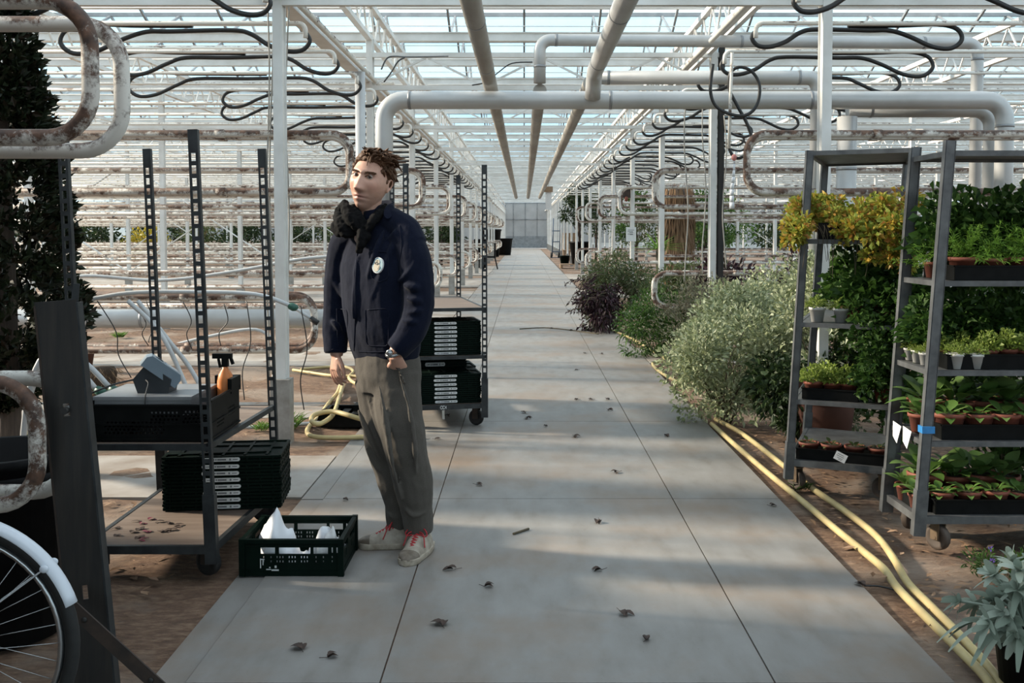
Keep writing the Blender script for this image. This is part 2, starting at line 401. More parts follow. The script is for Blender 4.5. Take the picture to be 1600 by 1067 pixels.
# floor: cast slabs with open joints over the bed
mb = MB()
for j in range(-3, 39):
    ya, yb = 5.257 + 2.177 * (j - 1) + .003, 5.257 + 2.177 * j - .003
    for xa, xb in ((-1.07, -.458), (-.452, .789), (.795, 1.36)):
        mb.box2((xa, ya, -.05), (xb, yb, 0))
    mb.box2((-1.19, ya, -.05), (-1.075, yb, -.006 + .003 * math.sin(j * 2.1)))
floor = struct(mb.build('floor', M['concrete']), 'grey concrete slab path running down the middle of the greenhouse')
MB().box2((-1.08, -2, -.06), (1.35, 87.5, -.008)).build('joint_fill', M['soil'], floor)
g = MB(); N = 90; vs = []; fs = []
xs = [-34 + 70 * i / 30 for i in range(31)]
def grid(xa, xb, ya, yb, st, z, amp):
    nx = int((xb - xa) / st) + 1; ny = int((yb - ya) / st) + 1; b = []
    for j in range(ny + 1):
        for i in range(nx + 1):
            x = xa + (xb - xa) * i / nx; y = ya + (yb - ya) * j / ny
            e = min(1, min(i, nx - i, j, ny - j) / 2.0)
            b.append((x, y, z + amp * e * (math.sin(x * 5.1 + y * 2.3) * math.sin(y * 4.2 - x) + .6 * math.sin(x * 11 + 3 * y) * math.sin(y * 9.3) + R.uniform(-.5, .5))))
    f = [(j * (nx + 1) + i, j * (nx + 1) + i + 1, (j + 1) * (nx + 1) + i + 1, (j + 1) * (nx + 1) + i) for j in range(ny) for i in range(nx)]
    g.add(b, f, 0, True)
grid(X0 - 2, X1 + 2, YB, YE + 1, 6, -.034, 0)
grid(-9, -1.195, 2, 17, .13, -.016, .012)
grid(1.37, 6, 2, 12, .13, -.022, .010)
ground = struct(g.build('ground', M['soil']), 'brown earth beds with wood chips on both sides of the path')
for i, (xa, xb, ya, yb) in enumerate([(-33, -1.20, 10.6, 12.3), (-33, -1.20, 16.2, 17.9), (-33, -1.20, 20.5, 24.0), (-33, -1.20, 26, 31), (-33, -1.20, 33, 42),
                                      (-4.2, -1.20, 7.6, 8.3), (1.37, 34, 10.8, 12.2), (1.37, 34, 16.5, 18), (1.37, 34, 22, 24.5), (1.37, 34, 30, 34), (-4.6, -1.20, 5.3, 6.3)]):
    struct(MB().box2((xa, ya, -.05), (xb, yb, -.004)).build('pale_path_strip', M['pale_strip']), 'pale dusty cross path between the earth beds')
mb = MB()
for i in range(5200):
    if i < 3600:
        x, y = R.uniform(-8, -1.45), R.choice((R.uniform(6.6, 10.4), R.uniform(12.5, 16), R.uniform(3.5, 5.2)))
    else:
        x, y = R.uniform(1.4, 4.2), R.uniform(3, 7)
    a = R.uniform(0, 2 * PI); L = R.uniform(.02, .07)
    mb.leaf((x, y, R.uniform(-.012, .02)), (math.cos(a), math.sin(a), R.uniform(-.1, .25)), (0, 0, 1), L, L * R.uniform(.25, .6), fold=.1)
tag(mb.build('mulch', M['chip']), 'loose wood chips scattered over the brown beds', 'mulch', kind='stuff')

# columns
ncol = 0
for k, y in enumerate(ROWY):
    for X in XL:
        nearpath = X in (XL[8], XL[9])
        if y < 4 or not rim(X, y, .3) or (y > 50 and not -9.5 < X < 10): continue
        if (y > 34 and abs(X - .2) > 15): continue
        m = MB()
        m.box2((X - .032, y - .03, .36), (X + .032, y + .03, 3.52))
        m.box2((X - .045, y + .03, .4), (X + .045, y + .036, 3.5))
        c = m.build('column', M['white_paint'], origin=(X, y, 0))
        struct(c, 'white steel column carrying the greenhouse roof')
        p = MB().box2((X - .065, y - .065, -.04), (X + .065, y + .065, .42)).build('concrete_pier', M['concrete_pier'], c)
        p['label'] = 'grey concrete pier at the foot of the column'
        ncol += 1
# dark square bar beside the second right-hand column
# girders along the house on every column line
for X in XL:
    if abs(X - .2) > 24: continue
    near = abs(X - .2) < 6
    y0 = max(3.6, (abs(X) - 1) / .53) if abs(X) > 3 else 3.6
    m = MB()
    m.bar((X, y0, 3.5), (X, YE, 3.5), .06, .05); m.bar((X, y0, 3.87), (X, YE, 3.87), .06, .06)
    y = y0; st = .27 if near else .45; up = True
    while y < (60 if near else 45):
        a, b = (3.52, 3.85) if up else (3.85, 3.52)
        m.bar((X, y, a), (X, y + st, b), .018, .018); y += st; up = not up
    struct(m.build('roof_girder', M['white_paint'], origin=(X, y0, 3.5)), 'white lattice girder along a line of columns under the roof')
# flat beams and rusty header pipes low beside the path
for X, Z, w in ((-1.72, 3.06, .13), (1.84, 3.3, .07), (1.99, 3.36, .05)):
    struct(MB().box2((X - w / 2, 3.4, Z - .03), (X + w / 2, YE, Z + .03)).build('roof_beam', M['white_paint']), 'white flat beam along the edge of the path roof')
# trusses over the path and tie bars over the rest
for y in ROWY:
    if y < 6: continue
    if y > 47: continue
    m = MB()
    xa, xb = max(X0, -.53 * y - 2), min(X1, .51 * y + 2)
    m.bar((xa, y, 2.97), (xb, y, 2.97), .05, .05); m.bar((xa, y, 3.32), (xb, y, 3.32), .05, .05)
    n = 6; st = 3.7 / n; x = -1.66
    for i in range(n):
        a, b = (2.99, 3.30) if i % 2 == 0 else (3.30, 2.99)
        m.bar((x, y, a), (x + st, y, b), .022, .022); x += st
    struct(m.build('roof_truss', M['white_paint']), 'white truss across the path under the glass')
# glass roof of small gables, gutters and glazing bars
GY = [1.6 + 2 * n for n in range(1, 44)]
gl = MB()
for y in GY:
    if y > YE: break
    xa, xb = max(X0, -.54 * (y + 2) - 12), X1
    if y >= 3.5:
        gl.quad((X0, y - 1, 4.56), (xb, y - 1, 4.56), (xb, y, 4.12), (X0, y, 4.12))
        gl.quad((X0, y, 4.12), (xb, y, 4.12), (xb, y + 1, 4.56), (X0, y + 1, 4.56))
ceil = struct(gl.build('ceiling', M['glass']), 'glass roof of many small gables')
for i, y in enumerate(GY):
    if y < 3.5 or y > YE - 1: continue
    xa, xb = max(X0, -.53 * y - 3), min(X1, .51 * y + 3)
    m = MB(); m.box2((xa, y - .06, 4.0), (xb, y + .06, 4.10)); m.box2((xa, y - .08, 4.10), (xb, y + .08, 4.115))
    struct(m.build('gutter', M['white_paint']), 'pale metal gutter between two glass gables')
    if y < 56:
        m = MB(); x = math.floor(xa)
        while x < xb:
            m.bar((x, y - .99, 4.55), (x, y - .06, 4.125), .028, .035)
            if y < 24: m.bar((x, y + .06, 4.125), (x, y + .99, 4.55), .028, .035)
            x += 1.0 if y < 30 else 2.0
        m.box2((xa, y + .97, 4.55), (xb, y + 1.03, 4.60))
        struct(m.build('glazing_bars', M['alu']), 'grey glazing bars and ridge of one glass gable')
for i in range(26):
    y = 7.4 + .9 * i + .02 * i * i
    xa, xb = max(X0, -.53 * y - 1), min(X1, .51 * y + 1)
    struct(MB().tube([(xa, y, 3.93 + .02 * (i % 3)), (xb, y, 3.93 + .02 * (i % 2))], .006, 5).build('screen_wire', M['white_paint']), 'thin white wire strung below the glass')
# purlin pipes lower down, strung across the side bays only
for i in range(14):
    y = 8.3 + 2.6 * i
    for s in (-1, 1):
        xa = -1.75 if s < 0 else 2.13
        xb = -.53 * y - 2 if s < 0 else .51 * y + 2
        struct(MB().tube([(xa, y, 3.42), (xb, y, 3.42)], .018, 6).build('purlin_pipe', M['rust_light']), 'thin white pipe across a side bay below the roof')
# wind braces between columns out in the beds
for (xa, xb, y) in ((-12.76, -9.06, 22.78), (-9.06, -5.36, 22.78), (-12.76, -9.06, 30.78), (-9.06, -5.36, 34.78), (-16.46, -12.76, 30.78), (-5.36, -1.66, 26.78), (5.74, 9.44, 22.78), (9.44, 13.14, 26.78), (5.74, 9.44, 34.78)):
    m = MB(); m.bar((xa, y - .02, .5), (xb, y - .02, 3.0), .06, .02); m.bar((xa, y + .02, 3.0), (xb, y + .02, .5), .06, .02)
    struct(m.build('cross_brace', M['white_paint']), 'white crossed wind brace between two columns')
# end wall with its sliding door, side walls
m = MB(); m.box2((X0, YE, 0), (-1.75, YE + .06, .5)); m.box2((2.4, YE, 0), (X1, YE + .06, .5))
m.box2((X0, YE, 4.05), (X1, YE + .06, 4.7))
x = X0
while x < X1:
    if not -1.7 < x < 2.3: m.box2((x - .04, YE, .5), (x + .04, YE + .08, 4.1))
    x += 1.2
struct(m.build('wall_back', M['white_paint']), 'end wall of the greenhouse')
m = MB(); m.box2((X0, YE + .02, .5), (-1.75, YE + .04, 4.05)); m.box2((2.4, YE + .02, .5), (X1, YE + .04, 4.05))
struct(m.build('window_1', M['frosted']), 'frosted panes in the end wall')
d = MB().box2((-1.7, YE - .02, .05), (2.3, YE, 4.03)).build('door_1', M['frosted']); struct(d, 'wide grey sliding door with two rows of frosted panes')
m = MB()
for x in (-1.7, -.95, .1, 1.15, 2.05, 2.3): m.box2((x - .03, YE - .06, .05), (x + .03, YE - .02, 4.03))
for z in (.08, 1.05, 2.55, 4.0): m.box2((-1.7, YE - .06, z - .04), (2.3, YE - .02, z + .04))
m.build('door_frame', M['alu'], d)
MB().box2((-1.68, YE - .05, .1), (2.28, YE - .025, 1.02)).build('door_panel', M['alu'], d)
for nm, X in (('wall_left', X0), ('wall_right', X1)):
    m = MB(); m.box2((X - .05, 5, -.05), (X + .05, YE, .5)); y = 5
    while y < YE: m.box2((X - .04, y - .03, .5), (X + .04, y + .03, 4.1)); y += 2
    m.box2((X - .05, 5, 4.0), (X + .05, YE, 4.15))
    struct(m.build(nm, M['white_paint']), 'low side wall and posts of the glass side')
    struct(MB().box2((X - .01, 5, .5), (X + .01, YE, 4.0)).build('window_2' if X < 0 else 'window_3', M['glass']), 'side glazing of the greenhouse')
# unseen plank wall and solid roof are added to shade the near end
# ================================================================ heating pipes, hoses and ducts
def loop_pipe(s, y, z0, z1, xe, r, mt, label, group, far=None):
    """a heating pipe that comes in from the side, turns back in a U at the path and leaves again"""
    xo = s * ((.54 if s < 0 else .51) * y + 1.2) if far is None else far
    m = MB()
    P = fillet([(xo, y, z1), (s * xe, y, z1), (s * xe, y, z0), (xo, y, z0)], .13, 7)
    m.tube(P, r, 10)
    L = abs(xo - s * xe); x = .9
    while x < L:                                            # welded sockets along the runs
        for z in (z0, z1): m.tube([(s * (xe + x) - .03, y, z), (s * (xe + x) + .03, y, z)], r * 1.18, 10)
        x += 2.9
    o = m.build('heating_rail', mt)
    tag(o, label, 'pipe', group)
    return o
LROW = [2.96] + [2.91 + 4 * k for k in range(1, 14)]
for k, y in enumerate(LROW):
    for s in (-1, 1):
        side = 'left' if s < 0 else 'right'
        for tier, (z0, z1) in enumerate(((1.70, 2.10), (.60, .97))):
            if s > 0 and (k == 0 or k > 6 or (tier == 1 and k < 2)): continue
            for q in range(2):
                yy = y + .23 * q
                if s < 0: xe = (1.28, 1.20, 1.10)[min(k, 2)] if tier == 0 else (1.46, 1.46, 1.25)[min(k, 2)]
                else: xe = (1.54 if k < 2 else 1.42)
                if q: xe += .05 if k else -.0
                dz = -.02 * q if k == 0 else 0
                mt = M['rust_heavy'] if (k + q) % 2 == 0 or (k < 2 and q == 0) else M['rust_pipe']
                rows = nth(k) + (' pair' if k else ' pair, close to the camera')
                lab = f"{'upper' if tier == 0 else 'lower'} heating pipe loop {side} of path, {'front' if q == 0 else 'back'} pipe of {nth(k if s < 0 else k - 1)} pair"
                loop_pipe(s, yy, z0 + dz, z1 + dz, xe, .0255, mt, lab, f'heating pipe loops {side} of the path')
# overhead pipes with the black rubber hoses looped under their ends
def overhead(s, y, i, n):
    x0 = s * (1.53 if s < 0 else 1.62); z = 2.88; side = 'left' if s < 0 else 'right'
    xo = s * ((.54 if s < 0 else .51) * y + 1)
    t = thing('hanging_pipe', f'{nth(i)} thin rusty overhead pipe with black rubber hose {side} of path, from camera', 'pipe', (x0, y, z), group=f'overhead pipes {side} of the path')
    MB().tube(fillet([(x0 + s * -.0, y, z - .10), (x0, y, z), (xo, y, z)], .06, 4), .017, 8).build('pipe', M['rust_light'], t)
    if y < 30:
        w = R.uniform(.85, 1.15); e = R.uniform(-.15, .2); yo = y + .035
        P = [(0, -.06), (-.02, -.11), (.03, -.165), (.13, -.17), (.25, -.13), (.37, -.055), (.5, -.03), (.9, -.036), (1.2 + e, -.04), (1.35 + e, -.09), (1.52 + e, -.17), (1.66 + e, -.185), (1.74 + e, -.12), (1.70 + e, -.035), (1.55 + e, .005), (1.3 + e, -.0), (1.0 + e, .0), (.75, .0)]
        pts = catmull([(x0 + s * a * w, yo + .05 * math.sin(a * 2), z + b * w) for a, b in P], 5)
        MB().tube(pts, .0165, 8).build('rubber_hose', M['rubber'], t)
for s in (-1, 1):
    y = 5.95; i = 0
    while y < 46:
        overhead(s, y, i, 0); y += 1.08 if y < 30 else 2.0; i += 1
# supply headers along the path under the beams
for s, X, Z in ((-1, -1.60, 3.04), (1, 1.70, 3.16)):
    o = MB().tube([(X, 3.6, Z), (X, 50, Z)], .024, 8).build('hanging_header_pipe', M['rust_pipe'])
    tag(o, f"long rusty supply pipe under the roof beam {'left' if s < 0 else 'right'} of the path", 'pipe')
# silver ducts
def duct(name, P, r, mt, label, bend=.22, straps=True):
    t = thing(name, label, 'duct', P[0])
    Q = fillet([Vector(p) for p in P], bend, 7)
    MB().tube(Q, r, 20).build('pipe_shell', mt, t)
    for a, b in zip(P[:-1], P[1:]):
        a = Vector(a); b = Vector(b); d = (b - a); L = d.length; d.normalize(); q = bend + .05
        while q < L - bend * .5:
            MB().tube([a + d * (q - .012), a + d * (q + .012)], r * 1.035, 20).build('joint_band', M['alu'], t); q += 1.7
    return t
YD = 8.5
duct('transverse_duct', [(-1.19, YD, .0), (-1.19, YD, 2.54), (4.08, YD, 2.54), (4.08, YD, 0)], .076, M['duct'], 'thick silver duct crossing over the path at head of the man', .17)
duct('transverse_duct', [(2.85, YD + .32, 2.50), (4.12, YD + .32, 2.50), (4.12, YD + .32, 0)], .07, M['duct'], 'short silver duct tucked behind the crossing duct at right', .15)
duct('transverse_duct', [(.142, 9.15, 2.78), (.142, 9.15, 3.17), (4.2, 9.3, 3.17), (4.2, 9.3, 0)], .055, M['duct'], 'highest silver duct crossing under the roof with a square elbow', .10)
duct('transverse_duct', [(.60, 8.95, 2.80), (2.62, 8.95, 2.80), (2.62, 8.95, 0)], .062, M['duct'], 'short silver duct branching right from the overhead pipe', .10)
duct('hanging_duct', [(-.30, 4.2, 2.72), (-.30, 37, 2.72)], .062, M['duct_warm'], 'left of three long pale pipes hung under the path roof')
duct('hanging_duct', [(.145, 9.2, 2.72), (.145, 37, 2.72)], .062, M['duct_warm'], 'middle of three long pale pipes hung under the path roof')
duct('hanging_duct', [(.58, 4.2, 2.74), (.58, 8.3, 2.74), (.575, 8.42, 2.55)], .066, M['duct'], 'near pale pipe ending in an elbow on the crossing duct', .12)
duct('hanging_duct', [(.575, 8.75, 2.72), (.575, 37, 2.72)], .062, M['duct_warm'], 'right one of three long pale pipes hung under the path roof')
duct('floor_duct', [(-1.30, YD + .02, .68), (-7, YD + .02, .68)], .082, M['duct'], 'large silver duct running low over the bed left of the man')
duct('standing_duct', [(2.80, 8.68, 0), (2.80, 8.68, 2.42)], .085, M['duct'], 'thick silver standing duct behind the tall plant trolley')
duct('standing_duct', [(-1.62, 9.9, 0), (-1.62, 9.9, 3.0)], .05, M['duct'], 'grey standing pipe behind the head of the man')
# square dark bar beside a white column on the right
tag(MB().box2((2.09, 10.74, .3), (2.15, 10.82, 3.4)).build('dark_bar', M['steel_dark']), 'dark square bar against the white column behind the silvery shrubs', 'dark_bar')
# hanging loop of black hose with a white ribbon
t = thing('hanging_hose', 'black hose hanging in a double loop with pink knot and white ribbon', 'hose', (1.55, 7.3, 2.6))
pp = [(1114, 100), (1110, 140), (1118, 165), (1140, 178), (1165, 180), (1182, 165), (1187, 135), (1175, 112), (1155, 105), (1141, 115), (1140, 140), (1152, 165), (1168, 195), (1175, 220), (1170, 238), (1155, 247), (1145, 243), (1139, 232)]
MB().tube(catmull([at(x, y, 7.3 + .004 * i) for i, (x, y) in enumerate(pp)], 5), .0125, 8).build('hose', M['rubber'], t)
MB().tube([at(1139, 232, 7.36), at(1141, 165, 7.34), at(1144, 82, 7.3)], .012, 8).build('rusty_pipe', M['rust_pipe'], t)
a, b = at(1147, 246, 7.35), at(1143, 326, 7.35)
MB().ball(a, (.02, .02, .025)).build('knot', M['pink'], t)
m = MB(); pv = None
for i in range(9):
    f = i / 8; p = a.lerp(b, f) + V(.004 * math.sin(i * .9), 0, 0); wd = .007 + .011 * f
    cur = (p - V(wd, .006 * math.sin(i * .6), 0), p + V(wd, .006 * math.sin(i * .6 + .5), 0))
    if pv:
        m.add([pv[0], pv[1], cur[1], cur[0]], [(0, 1, 2, 3)], 0, True)
    pv = cur
o = m.build('ribbon', M['white_bag'], t); sm = o.modifiers.new('thick', 'SOLIDIFY'); sm.thickness = .002
for lab, P in (('black cable looping from the left overhead pipe to the square duct elbow', [(738, 133, 8.6), (760, 128, 8.8), (780, 112, 9.0), (800, 99, 9.05), (832, 97, 9.06)]), ('thin black cable strung from left girder towards the path', [(596, 108, 7.4), (604, 92, 7.5), (616, 88, 7.6), (640, 89, 8.2), (700, 88, 9.4)]), ('black cable drooping below the left girder beside the duct elbow', [(600, 128, 7.4), (612, 112, 7.45), (622, 96, 7.5), (632, 90, 7.55)])):
    tag(MB().tube(catmull([at(*p) for p in P], 5), .006, 6).build('hanging_cable', M['rubber']), lab, 'cable')
# grey cables hanging down beside the columns
for i, (x, y0, y1, Y) in enumerate([(418, 0, 590, 6.9), (424, 0, 585, 6.95), (449, 0, 470, 7.0), (1072, 150, 440, 9.4), (1100, 170, 430, 9.9), (960, 250, 420, 16), (1132, 180, 420, 9.9)]):
    P = [at(x + 3 * math.sin(j * 1.3 + i), y0 + (y1 - y0) * j / 6, Y) for j in range(7)]
    tag(MB().tube(catmull(P, 3), .006, 6).build('hanging_wire', M['string']), f"{nth(i)} thin grey wire hanging down among the columns, left to right", 'wire', 'grey wires hanging among the columns')
# thin black drip tubes hanging over the lower left pipes
drip = [(137, 470, 108, 590, 6.2), (152, 470, 205, 590, 6.25), (622, 0, 0, 0, 0), (212, 480, 232, 540, 6.6), (285, 470, 300, 545, 6.5), (350, 475, 345, 540, 6.3), (385, 470, 382, 625, 6.2), (470, 480, 475, 640, 5.9), (228, 470, 240, 560, 7.2), (250, 560, 248, 620, 5.6)]
i = 0
for (xa, ya, xb, yb, Y) in drip:
    if Y == 0: continue
    P = [at(xa, ya, Y), at(xa * .6 + xb * .4 + 8, ya * .6 + yb * .4, Y), at(xa * .3 + xb * .7 - 4, ya * .3 + yb * .7, Y), at(xb, yb, Y)]
    tag(MB().tube(catmull(P, 5), .0035, 5).build('hanging_drip_tube', M['rubber']), f"{nth(i)} thin black drip tube dangling over the left bed, from the left", 'tube', 'drip tubes over the left bed'); i += 1
# pale plastic pipes bending over the left bed
pv = [([(118, 473), (200, 458), (300, 456), (400, 460), (455, 478)], 6.3, 'long pale plastic pipe arching over lower heating pipes, green coupling at its end'),
      ([(104, 640), (106, 520), (112, 446), (135, 431), (250, 438), (360, 425), (470, 405), (540, 400), (640, 398)], 8.0, 'pale plastic pipe curving behind the perforated trolley posts'),
      ([(200, 470), (250, 520), (285, 590), (304, 645), (335, 747)], 5.7, 'pale plastic pipe leaning down towards the weighing scale'),
      ([(215, 470), (262, 530), (300, 580), (322, 630), (352, 740)], 5.8, 'second pale plastic pipe leaning down beside the weighing scale'),
      ([(250, 545), (330, 525), (400, 515), (430, 540), (428, 580), (424, 630)], 8.2, 'thick pale hose bowed over the bed in front of floor duct'),
      ([(378, 668), (430, 666), (480, 662), (540, 657)], 0, 'pale plastic pipe lying on the ground by the concrete pier')]
for P, Y, lab in pv:
    t = thing('plastic_pipe', lab, 'pipe', at(*P[0], Y) if Y else gr(*P[0]))
    Q = catmull([at(x, y, Y) if Y else gr(x, y, .016) for x, y in P], 6)
    MB().tube(Q, .014, 8).build('pipe_run', M['pvc'], t)
    if 'coupling' in lab:
        for u in (.2, .6): 
            c = Q[-1].lerp(at(462, 482, Y), u)
            MB().ball(c, (.03, .026, .024)).build('coupling', M['green_fit'], t)
        MB().tube([Q[-1], at(490, 500, Y)], .011, 8).build('end_pipe', M['pvc'], t)
        MB().tube([at(485, 497, Y), at(497, 505, Y)], .018, 8).build('end_cap', M['rubber'], t)
# ================================================================ trolleys and crates
def post_mb(p, q, perf, wx=.036):
    """a trolley post from p up to q; perforated posts are U channels with slots"""
    p = Vector(p); q = Vector(q); d = (q - p); L = d.length; uz = d.normalized(); ux = V(1, 0, 0); ux = (ux - uz * ux.dot(uz)).normalized()
    un = ux.cross(uz)
    m = MB(); o = p - ux * (wx / 2)
    if perf:
        holes = []; z = .32
        while z < L - .09: holes.append((wx * .24, z, wx * .76, z + .032)); z += .05
        m.panel(o + un * .013, ux, uz, wx, L, .003, holes)
        for k in (0, 1): m.bar(p + ux * (wx / 2 * (1 if k else -1)), q + ux * (wx / 2 * (1 if k else -1)), .003, .026, up=un)
    else:
        m.bar(p + un * .014, q + un * .014, wx, .004, up=un)
        for k in (-1, 1): m.bar(p + ux * (wx / 2 * k), q + ux * (wx / 2 * k), .004, .032, up=un)
        m.bar(p - un * .014 + ux * wx * .3, q - un * .014 + ux * wx * .3, wx * .4, .004, up=un)
    return m
def wheel(par, c, ang, r=.058, mt=None):
    m = MB(); ax = Matrix.Rotation(ang, 3, 'Z') @ Matrix.Rotation(PI / 2, 3, 'Y')
    w = MB().lathe([(0, -.014), (r * .6, -.014), (r * .72, -.017), (r * .95, -.016), (r, -.009), (r, .009), (r * .95, .016), (r * .72, .017), (r * .6, .014), (0, .014)], c, 20, axis=ax)
    f = MB(); rot = Matrix.Rotation(ang, 3, 'Z')
    for k in (-1, 1): f.box(Vector(c) + rot @ V(.022 * k, 0, .03), (.004, .045, .08), rot)
    f.box(Vector(c) + V(0, 0, r + .012), (.05, .055, .005), rot)
    f.tube([Vector(c) + rot @ V(-.026, 0, 0), Vector(c) + rot @ V(.026, 0, 0)], .008, 8)
    k = f.build('caster', M['rust_bar'] if mt is None else mt, par)
    w.build('wheel', M['tire'] if mt is None else M['wheel_brown'], k)
def trolley(label, cs, lean, ztop, deck, shelves, perf, mt, wheels=True, shelf_ext=None, board=None, wx=.036):
    """cs: corners NL NR FR FL on the ground plan; lean: how far each post's head is off its foot"""
    c = sum((Vector((*q, 0)) for q in cs), V(0, 0, 0)) / 4
    t = thing('plant_trolley', label, 'trolley', c)
    P = [Vector((*q, 0)) for q in cs]
    def pt(i, z):
        f = z / ztop; zz = z
        return P[i] + V(lean[0] * f, lean[1] * f, zz)
    for i in range(4):
        post_mb(pt(i, .085), pt(i, ztop), perf, wx).build('post', mt, t)
        d = (pt(i, .3) - pt(i, .085)).normalized()
        MB().bar(pt(i, .075), pt(i, .36 if perf else .28), wx + .012, .04, up=(0, 1, 0)).build('post_socket', mt, t)
    def frame(z, name, h=.034, bd=True, inset=.0):
        m = MB(); Q = [pt(i, z) for i in range(4)]
        cc = sum(Q, V(0, 0, 0)) / 4
        for i in range(4):
            a, b = Q[i], Q[(i + 1) % 4]
            m.bar(a, b, .02, h)
        o = m.build(name, mt, t)
        if bd:
            b = MB(); k = [q.lerp(cc, .02) for q in Q]
            b.add([p + V(0, 0, h / 2 - .012) for p in k] + [p + V(0, 0, h / 2 - .002) for p in k], [(3, 2, 1, 0), (4, 5, 6, 7), (0, 1, 5, 4), (1, 2, 6, 5), (2, 3, 7, 6), (3, 0, 4, 7)])
            b.build('shelf_board', board or M['ply'], o)
        return o
    frame(deck, 'deck')
    for z in shelves: frame(z, 'shelf', .024)
    if wheels:
        cc = c
        for i in range(4):
            p = P[i].lerp(cc, .16)
            wheel(t, (p.x, p.y, .058), .5 + i * .6, mt=None if perf else M['caster_brown'])
    return t, pt
# --- the trolley on the left with the scale
cA = [(-1.79, 4.0), (-1.268, 4.0), (-1.235, 4.92), (-1.80, 4.92)]
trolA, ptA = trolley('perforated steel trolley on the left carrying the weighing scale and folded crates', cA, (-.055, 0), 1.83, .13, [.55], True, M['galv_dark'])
# --- the trolley standing on the path behind the man
cB = [(-.84, 7.08), (-.287, 7.2), (-.56, 8.5), (-1.11, 8.38)]
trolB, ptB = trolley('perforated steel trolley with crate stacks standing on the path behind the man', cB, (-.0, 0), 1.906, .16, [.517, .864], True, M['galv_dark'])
a, b = Vector((*cB[0], .16)), Vector((*cB[1], .16)); pl = a.lerp(b, .46); un = (b - a).cross(V(0, 0, 1)).normalized(); ub = (b - a).normalized()
pm = MB(); rot = Matrix((ub, -un, V(0, 0, 1))).transposed()
pm.box(pl + un * .012, (.06, .004, .04), rot, 0)
for cx in (-.013, .004):
    for k in range(7):
        an = math.radians(50 + 260 * k / 6); pm.box(pl + un * .015 + ub * (cx + .008 * math.cos(an)) + V(0, 0, .011 * math.sin(an)), (.005, .002, .005), rot, 1)
pm.add([pl + un * .016 + ub * .013, pl + un * .016 + ub * .022 + V(0, 0, .013), pl + un * .016 + ub * .022 - V(0, 0, .013)], [(0, 1, 2)], 1)
pm.build('number_plate', [M['galv_dark'], M['label']], trolB)
MB().bar(pl + un * .012 - V(0, 0, .02), pl + un * .02 - V(0, 0, .085), .018, .003).build('tag_strip', M['string'], trolB)
# --- right, mid distance
cC = [(1.44, 5.39), (1.93, 5.17), (2.22, 6.05), (1.79, 6.28)]
trolC, ptC = trolley('grey steel trolley angled beside the path, golden trailing plants on top', cC, (.10, 0), 1.86, .165, [.50, .92, 1.37, 1.845], False, M['galv'], board=M['galv'])
# --- right, near
cD = [(1.745, 4.37), (3.10, 4.37), (3.10, 4.80), (1.742, 4.75)]
trolD, ptD = trolley('long grey steel trolley full of potted herbs, standing close on the right', cD, (.115, 0), 1.82, .145, [.485, .80, 1.195, 1.765], False, M['galv'], board=M['galv'], wx=.042)
p = ptD(0, .55); 
o = MB().box(p, (.056, .05, .03)).build('blue_tape', M['blue_tape'], trolD); o['label'] = 'bright blue tape wrapped round a post'
for k, f in enumerate((.30, .62)):
    q = ptD(3, .49).lerp(ptD(0, .49), f) + V(-.02, 0, .0)
    m = MB(); m.add([q + V(-.004, -.05, .03), q + V(-.01, .035, .04), q + V(-.012, .03, -.03), q + V(-.012, -.02, -.055)], [(0, 1, 2, 3)])
    o = m.build('paper_tag', M['paper'], trolD); s_ = o.modifiers.new('t', 'SOLIDIFY'); s_.thickness = .002
